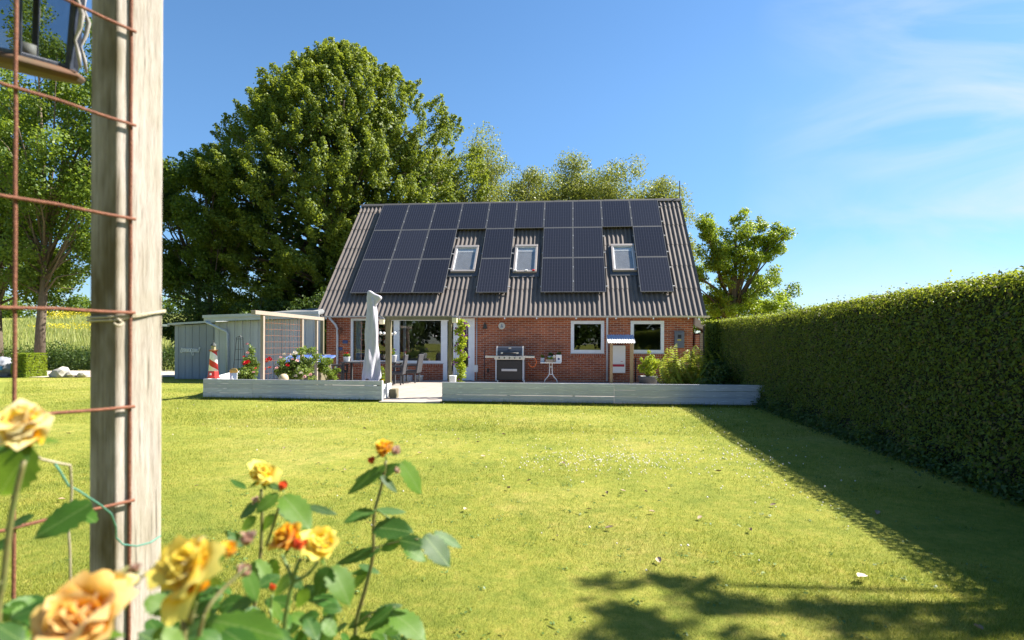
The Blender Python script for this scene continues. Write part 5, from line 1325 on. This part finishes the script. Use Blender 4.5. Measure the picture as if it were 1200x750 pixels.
bt_ = [(-92+i*2.2, 72+2*math.sin(i*1.3), 5.4+.8*math.sin(i*2.1), 1.9, 1.4, 1.5+.6*abs(math.sin(i*1.7))) for i in range(34)]
tag(leaf_cloud('distant_shrubs', bt_, 26000, .34, M['lf_left'], None, 99, .7, .5, .4), 'far green shrubs along the top of the meadow slope', 'shrubs', kind='stuff')

# ================================================================ FOREGROUND: POST, MESH, LANTERN, ROSES
fdir = Vector((math.sin(R(22.4)), math.cos(R(22.4)), 0))       # the trellis runs this way
fnor = Vector((fdir.y, -fdir.x, 0))                             # its side towards the lawn
cor = at(135, 402, 1.23); cor.z = 0
PS = .10
pcx = cor + fdir*PS/2 - fnor*PS/2
FA = math.atan2(fdir.y, fdir.x)
fp_ = thing('timber_post', 'tall square weathered timber post in the left foreground', 'post', (pcx.x, pcx.y, 0), FA)
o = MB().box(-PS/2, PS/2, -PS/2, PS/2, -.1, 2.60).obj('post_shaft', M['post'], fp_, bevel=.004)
# local axes: x along the fence, -y towards the lawn side
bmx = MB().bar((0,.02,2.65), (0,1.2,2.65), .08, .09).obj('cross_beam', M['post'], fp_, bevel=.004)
# mesh panel
bz = 1.462
rm = thing('rusty_mesh_panel', 'rusty steel mesh of square openings fixed to the lawn side of the foreground post', 'mesh', (cor.x, cor.y, 0), FA)
yo = -.0035
xe = .028
def wob(p, k): return p + Vector((0, .0015*math.sin(k*3.1), .0015*math.cos(k*2.3)))
vm = MB().tube([wob(Vector((0, 0, .2+.1*i)), i) for i in range(24)], .0036, 8).mesh('vertical_bar', M['rust'], True)
for k in range(4): link('vertical_bar', vm, rm, (xe - .2035*k, yo, 0))
hm = MB().tube([wob(Vector((-.78+.08*i, 0, 0)), i) for i in range(10)] + [Vector((.006,0,0))], .0034, 8).mesh('horizontal_bar', M['rust'], True)
for k in range(-5, 5): link('horizontal_bar', hm, rm, (xe, yo-.0068, bz + k*.2025))
stp = MB().tube([(-.014,0,.0),(-.014,-.022,.0),(.012,-.022,.0),(.012,0,.0)], .0016, 6).mesh('staple', M['verdigris'])
for k in (): link('staple', stp, rm, (xe, .002, bz + k*.2025 + .02))

# cord tied round the post near eye height
M['cord'] = simple('beige_cord', (.52,.46,.33), (.36,.30,.2), 200, .9, bump=.6)
cd = thing('knotted_cord', 'pale frayed cord wound round the foreground post near its middle', 'cord', (pcx.x, pcx.y, 0), FA)
h = PS/2 + .003
for dz, sl in ((1.452, .010), (1.445, .016)):
    MB().tube([(-h,-h,dz),(0,-h-.001,dz+sl*.7),(h,-h,dz+sl*1.6),(h,h,dz+sl),(-h,h,dz),(-h,-h,dz)], .0028, 7).obj('cord_turn', M['cord'], cd, True)
MB().tube([(-h+.004,-h-.001,1.449),(-h+.012,-h-.008,1.440),(-h+.004,-h-.010,1.432),(-h-.006,-h-.008,1.438)], .0026, 7).obj('knot', M['cord'], cd, True)
MB().box(-h-.0005,-h+.022,-h-.0005,-h+.012,1.462,1.470).obj('notch', M['verdigris'], cd) if False else None

# green garden twine
M['twine'] = simple('green_garden_twine', (.10,.30,.22), (.06,.2,.15), 200, .8, bump=.4)
pts = [at(u, v, d) for u, v, d in ((62,540,.92),(70,552,.93),(80,569,.95),(92,575,.97),(104,583,1.0),(118,592,1.03),(130,602,1.09),(136,618,1.14),(136,630,1.18),(144,638,1.20),(160,640,1.21),(176,636,1.24),(188,628,1.27))]
tag(MB().tube(pts, .0017, 7).obj('garden_twine', M['twine'], None, True), 'thin green twine drooping from the rose to the foreground post', 'twine')
pts = [at(u, v, d) for u, v, d in ((22,500,.70),(34,528,.78),(48,538,.84),(70,543,.9),(82,545,.92),(84,575,.94),(80,620,.96),(82,650,.97),(83,760,1.0))]
tag(MB().tube(pts, .0019, 7).obj('raffia_string', M['cord'], None, True), 'pale raffia string hanging straight down between the mesh bar and the post', 'string')

# hexagonal lantern hanging from the beam
lp = pcx - fnor*.40; lc = Vector((lp.x, lp.y, 0))
lc = at(30, 402, 1.40); 
LZ = 1.4 + (402-79)/680*1.40
ln = thing('hanging_lantern', 'old hexagonal metal lantern with rusty base and glass sides hanging at top left', 'lantern', (lc.x, lc.y, LZ), R(20))
ln.rotation_euler = (R(13), R(11), R(8))
RB = .120
MB().lathe([(RB*.55,-.018),(RB*.98,-.012),(RB*1.06,.0),(RB*1.02,.008),(RB*.92,.012)], 6).obj('base_plate', M['lan_base'] if 'lan_base' in M else simple('rusty_olive_tin', (.13,.055,.025), (.055,.05,.022), 12, .8), ln, bevel=.003)
M['lanmetal'] = simple('dark_blue_grey_metal', (.06,.07,.10), (.03,.035,.05), 30, .5, .4)
cg = MB(); RW = .100; RT = .112; HH = .22
for k in range(6):
    a = 2*PI*k/6; cg.bar((RW*math.cos(a), RW*math.sin(a), .01), (RT*math.cos(a), RT*math.sin(a), HH), .013, .013)
    a2 = 2*PI*(k+1)/6
    cg.bar((RW*math.cos(a), RW*math.sin(a), .016), (RW*math.cos(a2), RW*math.sin(a2), .016), .010, .010).bar((RT*math.cos(a), RT*math.sin(a), HH), (RT*math.cos(a2), RT*math.sin(a2), HH), .012, .012)
cg.obj('cage', M['lanmetal'], ln, bevel=.002)
for k in range(6):
    a, a2 = 2*PI*(k+.06)/6, 2*PI*(k+.94)/6; f = .955
    MB().add([(RW*f*math.cos(a),RW*f*math.sin(a),.018),(RW*f*math.cos(a2),RW*f*math.sin(a2),.018),(RT*f*math.cos(a2),RT*f*math.sin(a2),HH-.006),(RT*f*math.cos(a),RT*f*math.sin(a),HH-.006)], [(0,1,2,3)]).obj('pane', M['lampglass'], ln)
M['shell'] = simple('whitish_scroll_metal', (.42,.40,.38), (.25,.22,.2), 30, .7)
for k in range(6):
    a = 2*PI*k/6
    MB().tube([((RW+.020+.008*math.sin(z*60))*math.cos(a), (RW+.020+.008*math.sin(z*60))*math.sin(a), z) for z in (.02,.05,.08,.11,.14,.17,.2)], [.003,.005,.003,.005,.006,.004,.006], 7).obj('scroll', M['shell'], ln, True)
MB().lathe([(RT*1.15,HH),(RT*1.18,HH+.01),(RT*.6,HH+.07),(.03,HH+.10),(.02,HH+.13),(0,HH+.135)], 6).obj('lantern_roof', M['lanmetal'], ln)
MB().tube([(0,0,HH+.13),(0,0,2.62-LZ+.0)], .003, 6).obj('hanging_wire', M['rust'], ln)
MB().lathe([(.018,.012),(.018,.05),(0,.052)], 16).obj('candle', simple('old_wax', (.35,.33,.28)), ln, True)

# ---- the climbing rose
rb = thing('rose_bush', 'yellow and orange roses on leafy stems in the near foreground', 'rose bush', tuple(at(330, 402, .8).xy) + (0,))
ro = -rb.location
def leaflet_mesh(seed, curl=.10, fold=.16):
    rg = random.Random(seed); n = 13; vs = []; fs = []
    for i in range(n+1):
        t = i/n; w = .5*(math.sin(PI*t**.82))**.75 if 0 < t < 1 else 0
        ser = (1 + .10*((i % 2)*2-1)) if 1 < i < n else 1
        zc = -curl*(t-.3)**2*1.6 + rg.uniform(-.006,.006); sh = (.035 if i % 2 else 0)
        for s in (-1, -.5, 0, .5, 1):
            ww = w*ser if abs(s) == 1 else w
            vs.append((t - (sh if abs(s) == 1 else 0), s*ww, zc + fold*abs(s)*w + .02*math.sin(t*9 + s*2)*abs(s) - .05*abs(s)**3*w))
    for i in range(n):
        for j in range(4): a = i*5+j; fs.append((a, a+1, a+6, a+5))
    me = bpy.data.meshes.new('leaflet'); me.from_pydata(vs, [], fs); me.materials.append(M['roseleaf']); me.shade_smooth()
    uv = me.uv_layers.new(name='uv')
    for p in me.polygons:
        for li in p.loop_indices: v_ = vs[me.loops[li].vertex_index]; uv.data[li].uv = (v_[0], v_[1])
    return me
def roseleaf_mat():
    t = NT('rose_leaf'); uv = t.node('ShaderNodeUVMap'); uv.uv_map = 'uv'; sp = t.node('ShaderNodeSeparateXYZ'); t.to(uv.outputs[0], sp.inputs[0])
    av = t.math('ABSOLUTE', sp.outputs['Y']); ph = t.math('SUBTRACT', sp.outputs['X'], t.math('MULTIPLY', av, .75))
    vein = t.math('LESS_THAN', t.math('ABSOLUTE', t.math('SUBTRACT', t.math('FRACT', t.math('MULTIPLY', ph, 9.0)), .5)), .07)
    mid = t.math('LESS_THAN', av, .016); vv_ = t.math('MAXIMUM', t.math('MULTIPLY', vein, .45), mid)
    oi = t.node('ShaderNodeObjectInfo'); n = t.noise(9, 4, .6)
    base = t.ramp(oi.outputs['Random'], [(0,(.014,.060,.012)),(.55,(.035,.12,.016)),(1,(.11,.21,.022))])
    base = t.mix(.5, base, t.ramp(n, [(.3,(.6,.65,.5)),(.7,(1.15,1.1,1.0))]), 'MULTIPLY')
    col = t.mix(vv_, base, (.16,.24,.07))
    b = t.bsdf(col, .5, 0, t.bump(t.math('SUBTRACT', 1.0, vv_), .25, .001), .28)
    tr = t.node('ShaderNodeBsdfTranslucent'); t.to(t.mix(.55, col, (.30,.46,.03)), tr.inputs[0])
    ms_ = t.node('ShaderNodeMixShader'); ms_.inputs[0].default_value = .38; t.to(b, ms_.inputs[1]); t.to(tr.outputs[0], ms_.inputs[2]); return t.done(ms_.outputs[0])
M['roseleaf'] = roseleaf_mat()
M['stem'] = simple('reddish_green_rose_stem', (.17,.13,.05), (.12,.16,.04), 30, .55)
M['greenstem'] = simple('green_rose_stem', (.14,.22,.05), (.10,.17,.04), 30, .5)
lms = [leaflet_mesh(i, .05+.09*(i % 3), .10+.06*(i % 2)) for i in range(6)]
lrg = random.Random(21); lcount = 0
view = Vector((math.sin(-YAW), math.cos(YAW), 0))
def leaflet(b, tip, w, D, dD=0.0, tilt=None):
    global lcount
    B, T = at(b[0], b[1], D), at(tip[0], tip[1], D + dD)
    X = (T-B); L = X.length; X.normalize()
    toward = (Vector((0,0,EYE)) - B).normalized(); nrm = (toward*(.75 if tilt is None else tilt) + Vector((.25,0,.75)) + Vector((lrg.uniform(-.2,.2), lrg.uniform(-.2,.2), 0))).normalized()
    Z = (nrm - X*nrm.dot(X)).normalized(); Y_ = Z.cross(X)
    W = w/680*D*1.15
    o = link('leaf', lms[lcount % 6], rb); lcount += 1
    o.matrix_basis = Matrix.Translation(B+ro) @ Matrix((X, Y_, Z)).transposed().to_4x4() @ Matrix.Diagonal((L, W, W, 1))
def stem(pts, r0=.0035, r1=.0022, mat='stem'):
    P = [at(*p)+ro for p in pts]; n = len(P); dense = []
    for i in range(n-1):
        p0, p1, p2, p3 = P[max(i-1,0)], P[i], P[i+1], P[min(i+2,n-1)]
        for k in range(4):
            t = k/4; dense.append(.5*((2*p1)+(p2-p0)*t+(2*p0-5*p1+4*p2-p3)*t*t+(-p0+3*p1-3*p2+p3)*t**3))
    dense.append(P[-1]); m = len(dense)
    mb = MB().tube(dense, [r0 + (r1-r0)*(1-i/(m-1)) if False else r1 + (r0-r1)*i/(m-1) for i in range(m)], 8)
    # thorns
    for i in range(3, m-2, 5):
        p = dense[i]; d = Vector((lrg.uniform(-1,1), lrg.uniform(-1,1), .15)).normalized(); mb.tube([p, p+d*.008+Vector((0,0,-.003))], [.0014,.0002], 5)
    mb.obj('stem', M[mat], rb, True)
def to_ground(u, v, d, x=None):
    p = at(u, v, d); k = 680/d; return [(u, v, d), (u+ (x or 0), v+120, d), (u+(x or 0), 402+EYE*680/d, d)]
# stem A (right)
stem([(452,540,1.0),(447,570,1.0),(438,605,1.0),(437,650,1.0),(428,690,1.0),(418,725,1.0),(415,760,1.0),(405,900,1.0),(400,1350,1.0)], .0042, .0026)
stem([(437,642,1.0),(446,640,.99),(470,634,.97),(490,632,.96)], .0016, .0012)
stem([(438,604,1.0),(442,598,.99),(470,618,.98)], .0016, .0012, 'greenstem')
stem([(415,735,1.0),(436,718,.98),(462,712,.97)], .0018, .0013)
for a in (((470,541),(495,580),24,.97,.02),((452,546),(406,579),15,.99,-.02),((447,551),(413,562),11,1.0,.03),((446,557),(466,578),9,.99,0),((442,560),(469,542),15,1.02,0),
          ((438,598),(402,611),15,.98,-.03),((440,598),(477,600),9,1.01,.02),((438,618),(484,622),29,.96,-.02),((446,643),(391,661),13,1.0,-.01),((470,633),(445,645),13,.98,0),
          ((468,633),(499,640),20,.96,-.01),((473,643),(501,656),17,.97,0),((497,627),(528,665),28,.94,-.02),((508,624),(543,642),13,.96,.01),((436,718),(405,736),13,1.0,0),
          ((462,712),(425,741),17,.95,-.02),((458,716),(500,749),30,.94,-.03),((440,716),(473,708),9,1.0,.02),((450,722),(470,752),16,1.02,0),((410,690),(432,668),10,1.03,0),((436,668),(410,672),8,1.02,0),((420,662),(446,672),9,1.02,0)):
    leaflet(*a)
# stem B (middle, small yellow bloom)
stem([(306,573,.95),(307,610,.95),(305,650,.95),(300,690,.95),(297,740,.95),(292,900,.95),(288,1400,.95)], .0042, .0024)
stem([(330,582,.93),(322,610,.94),(312,640,.95)], .0026, .0018)
for a in (((326,578),(299,601),15,.92,-.02),((331,580),(365,619),29,.90,-.03),((360,593),(396,603),9,.93,.01),((303,590),(279,607),15,.95,0),((300,606),(281,621),12,.96,0),((288,573),(269,561),8,.97,.02),
          ((327,592),(347,612),16,.94,.01),((322,603),(304,622),12,.95,0),((312,566),(330,574),8,.94,0),((299,656),(316,688),20,.88,-.02),((322,655),(310,692),17,.9,0),((286,640),(264,622),12,.95,0),((343,672),(320,698),15,.8,0)):
    leaflet(*a)
# stem C (orange cluster)
stem([(352,655,.76),(345,672,.76),(337,710,.76),(333,745,.76),(330,900,.76),(326,1600,.76)], .0040, .0026, 'greenstem')
stem([(372,658,.76),(362,672,.76),(344,682,.76)], .0024, .0018, 'greenstem'); stem([(330,650,.77),(338,668,.76),(343,684,.76)], .0022, .0018, 'greenstem')
for a in (((388,663),(412,709),29,.75,-.02),((386,664),(371,697),22,.74,-.01),((362,690),(346,712),14,.77,0),((340,676),(356,690),12,.78,0),((378,728),(395,745),18,.85,0),((378,745),(352,728),14,.85,0),((392,722),(372,730),12,.86,.01),((318,705),(330,728),12,.84,0)):
    leaflet(*a)
# bud on a stalk
stem([(319,697,.82),(317,720,.82),(318,760,.82),(318,1200,.82)], .0026, .0018, 'greenstem')
# stem D (large yellow bloom) and E (orange bloom, bottom left), F (top-left bloom)
stem([(228,705,.57),(222,730,.57),(214,760,.57),(205,1200,.57)], .0038, .0026)
stem([(290,665,.62),(262,690,.60),(240,720,.58),(228,770,.58)], .0024, .0018)
stem([(148,690,.58),(172,672,.57),(192,664,.57),(212,655,.6)], .0018, .0014, 'stem')
stem([(110,745,.50),(118,700,.53),(140,672,.56),(150,665,.58)], .0020, .0016)
stem([(28,540,.62),(14,600,.62),(4,680,.62),(-4,760,.62),(-10,1200,.62)], .0036, .0026)
for a in (((250,727),(334,746),34,.62,-.03),((262,738),(305,768),26,.60,-.03),((182,738),(216,768),28,.55,0),((170,702),(207,718),24,.58,.01),((205,690),(170,708),18,.60,.01),((288,668),(302,706),18,.66,.0),((250,706),(214,728),18,.6,0),
          ((232,742),(262,756),20,.58,0),((300,700),(262,722),18,.66,0),((38,524),(-6,582),46,.64,.0),((30,522),(-12,520),22,.66,0),((108,589),(38,631),30,.80,-.03),((112,612),(76,588),18,.82,.02),((40,604),(2,620),12,.85,0),((12,636),(-12,642),14,.8,0),
          ((62,712),(8,722),22,.62,0),((66,742),(20,712),24,.62,.02),((26,752),(-8,730),22,.58,0),((128,688),(150,714),12,.56,0),((112,684),(92,690),14,.56,0),((44,736),(76,752),22,.6,0),((300,745),(346,760),22,.66,0),((392,745),(352,762),18,.9,0)):
    leaflet(*a)

fr_ = random.Random(99)
for (u, v, D, n_, sp) in ((300,735,.75,24,50),(215,745,.62,16,46),(430,745,.95,14,34),(60,745,.62,14,54),(270,700,.74,14,34),(370,712,.82,12,32),(20,720,.7,10,30)):
    for _ in range(n_):
        bu, bv = u + fr_.uniform(-sp, sp), v + fr_.uniform(-sp*.45, sp*.6); a = fr_.uniform(-.6, 3.7); L_ = fr_.uniform(18, 34)*.8/D
        leaflet((bu, bv), (bu+L_*math.cos(a), bv+L_*math.sin(a)), L_*.58, D*fr_.uniform(1.0, 1.2), fr_.uniform(-.03, .03))

# petals
def petal_mesh(openness, seed):
    rg = random.Random(seed); nu, nt = 6, 6; vs = []; fs = []; y = z = 0.0
    prof = []
    for j in range(nt+1):
        t = j/nt; th = openness*(t**1.1)*1.25; prof.append((y, z)); y += math.sin(th)/nt; z += math.cos(th)/nt
    for j in range(nt+1):
        t = j/nt; w = .56*math.sin(PI*(.12+.72*t))**.9*(1.0 if t < .9 else .93)
        for i in range(nu+1):
            u = i/nu*2-1; cup = .34*(1-openness*.45)*u*u*w*2
            ruf = .05*math.sin(u*4+seed*1.7)*t**2
            vs.append((u*w, prof[j][0] - cup + ruf - .10*openness*t**4*abs(u)*-1, prof[j][1] - .10*abs(u)**2.2*t**2 + .03*math.sin(seed*2+u*3)*t))
    for j in range(nt):
        for i in range(nu): a = j*(nu+1)+i; fs.append((a, a+1, a+nu+2, a+nu+1))
    me = bpy.data.meshes.new('petal'); me.from_pydata(vs, [], fs); me.shade_smooth()
    a = me.attributes.new('tip', 'FLOAT', 'POINT'); a.data.foreach_set('value', [min(1, (k//(nu+1))/nt + .25*abs((k%(nu+1))/nu*2-1)*((k//(nu+1))/nt)) for k in range(len(vs))])
    return me
def petal_mat(name, base, mid, tip, tr=.5):
    t = NT(name); a = t.node('ShaderNodeAttribute', attribute_name='tip'); n = t.noise(3, 3, .6); oi = t.node('ShaderNodeObjectInfo')
    f = t.math('ADD', t.math('ADD', a.outputs['Fac'], t.math('MULTIPLY', t.math('SUBTRACT', n, .5), .5)), t.math('MULTIPLY', t.math('SUBTRACT', oi.outputs['Random'], .5), .45))
    col = t.ramp(f, [(.15, base), (.6, mid), (.98, tip)])
    b = t.bsdf(col, .55, 0, None, .3, **{'Sheen Weight': .2}); tl = t.node('ShaderNodeBsdfTranslucent'); t.to(col, tl.inputs[0])
    ms_ = t.node('ShaderNodeMixShader'); ms_.inputs[0].default_value = tr; t.to(b, ms_.inputs[1]); t.to(tl.outputs[0], ms_.inputs[2]); return t.done(ms_.outputs[0])
pm1 = petal_mat('yellow_rose_petal', (.84,.38,.005), (.84,.58,.015), (.86,.74,.16))
pm2 = petal_mat('orange_peach_petal', (.80,.32,.005), (.80,.42,.012), (.84,.60,.24))
pm3 = petal_mat('deep_yellow_petal', (.80,.28,.005), (.80,.38,.008), (.82,.50,.03))
pm4 = petal_mat('orange_red_petal', (.78,.30,.02), (.75,.16,.03), (.70,.09,.03))
pm5 = petal_mat('faded_pinkish_petal', (.50,.30,.18), (.60,.40,.33), (.42,.26,.18))
pm6 = petal_mat('peach_yellow_petal', (.84,.42,.015), (.85,.62,.06), (.87,.76,.42))
pms_ = {}
def petals_for(mat, key):
    if key not in pms_:
        L = []
        for i, op in enumerate((.15, .45, .8, 1.15, 1.45)):
            for s in (0, 1):
                me = petal_mesh(op, i*2+s); me.materials.append(mat); L.append(me)
        pms_[key] = L
    return pms_[key]
def rose(u, v, D, r, mat, key, axis=(0,-.6,.8), n=22, open_=1.0, label=None, sep=True):
    prg = random.Random(int(u*7+v)); P = at(u, v, D); rr = r/680*D
    b = link('bloom', MB().lathe([(0,-.25*rr),(.22*rr,-.12*rr),(.26*rr,.05*rr),(.1*rr,.2*rr)], 10).mesh('calyx', M['greenstem'], True), rb)
    q = Vector(axis).normalized().to_track_quat('Z', 'Y')
    b.matrix_basis = Matrix.Translation(P+ro) @ q.to_matrix().to_4x4()
    if label: b['label'] = label
    n = int(n*1.45)
    for i in range(n):
        f = (i+.5)/n; k = min(4, int((f**.9)*4.4*open_)); k = max(0, k)
        me = petals_for(mat, key)[k*2 + i % 2]; s = rr*(.60+.42*f)*prg.uniform(.75,1.15)
        a = i*2.399 + prg.uniform(-.5,.5)
        o = link('petal', me, b)
        o.matrix_basis = Matrix.Rotation(a, 4, 'Z') @ Matrix.Translation((0, rr*(.03+.16*f), -rr*.30*f)) @ Matrix.Translation([prg.uniform(-.09,.09)*rr for _ in range(3)]) @ Matrix.Rotation(-prg.uniform(-.3,.32)*open_, 4, 'X') @ Matrix.Rotation(prg.uniform(-.2,.2), 4, 'Y') @ Matrix.Scale(s, 4)
    # sepals
    for i in range(5):
        o = link('sepal', lms[i], b); o.matrix_basis = Matrix.Rotation(i*2*PI/5, 4, 'Z') @ Matrix.Translation((0,0,-.2*rr)) @ Matrix.Rotation(.2, 4, 'Y') @ Matrix.Diagonal((rr*.7, rr*.2, rr*.2, 1))
rose(28, 507, .62, 48, pm6, 'peachy', (.2,-.5,.75), 24, label='pale peach and yellow bloom, large, cut by the left edge')
rose(96, 735, .50, 62, pm2, 'orange', (.1,-.55,.8), 28, label='large blurred orange and peach bloom at the bottom left')
rose(130, 693, .53, 30, pm6, 'peachy', (.5,-.2,.9), 12, .9, label='loose peach petals behind the large orange bloom')
rose(226, 672, .56, 55, pm1, 'yellow', (-.25,-.65,.6), 28, label='large pale yellow bloom in front of the post foot')
rose(268, 646, .60, 17, pm3, 'deepyellow', (.3,-.4,.8), 14, .7, label='small deep yellow bloom right of the large yellow one')
rose(306, 558, .95, 24, pm1, 'yellow', (.25,-.45,.8), 18, .85, label='small yellow bloom at the top of the middle stem')
rose(330, 571, .93, 10, pm4, 'orangered', (.4,-.3,.8), 9, .5, label='orange-red opening bud beside the small yellow bloom')
rose(337, 634, .76, 27, pm3, 'deepyellow', (-.3,-.5,.8), 16, .8, label='left orange-yellow bloom of the middle pair')
rose(373, 642, .76, 29, pm1, 'yellow', (.45,-.5,.6), 18, .85, label='right yellow bloom of the middle pair')
rose(352, 640, .74, 12, pm4, 'orangered', (.1,-.6,.6), 8, .6)
rose(449, 528, 1.0, 19, pm3, 'deepyellow', (.1,-.3,.9), 12, .65, label='small orange bloom at the top of the right stem')
rose(463, 530, .99, 9, pm5, 'faded', (.5,-.3,.8), 8, .6, label='small faded pink bloom right of the orange one')
rose(436, 541, 1.0, 8, pm4, 'orangered', (-.3,-.2,.9), 7, .3, label='orange-red bud left of the small orange bloom')
rose(465, 549, 1.0, 8, pm5, 'faded', (.3,0,-.8), 7, .5)
rose(319, 690, .82, 8, pm4, 'orangered', (.05,-.1,1), 7, .2, label='small closed orange-tipped bud low in the middle')
rose(289, 634, .66, 15, pm5, 'faded', (.1,-.2,.9), 9, .6, label='withered pinkish bloom between the yellow ones')
rose(284, 668, .64, 15, pm5, 'faded', (.4,-.3,.2), 9, .7, label='withered brownish bloom below the deep yellow one')
rose(303, 585, .96, 10, pm5, 'faded', (-.7,0,-.2), 6, .5)
rose(158, 668, .58, 13, pm5, 'faded', (-.1,-.2,.9), 8, .8, label='withered beige bloom in front of the post')
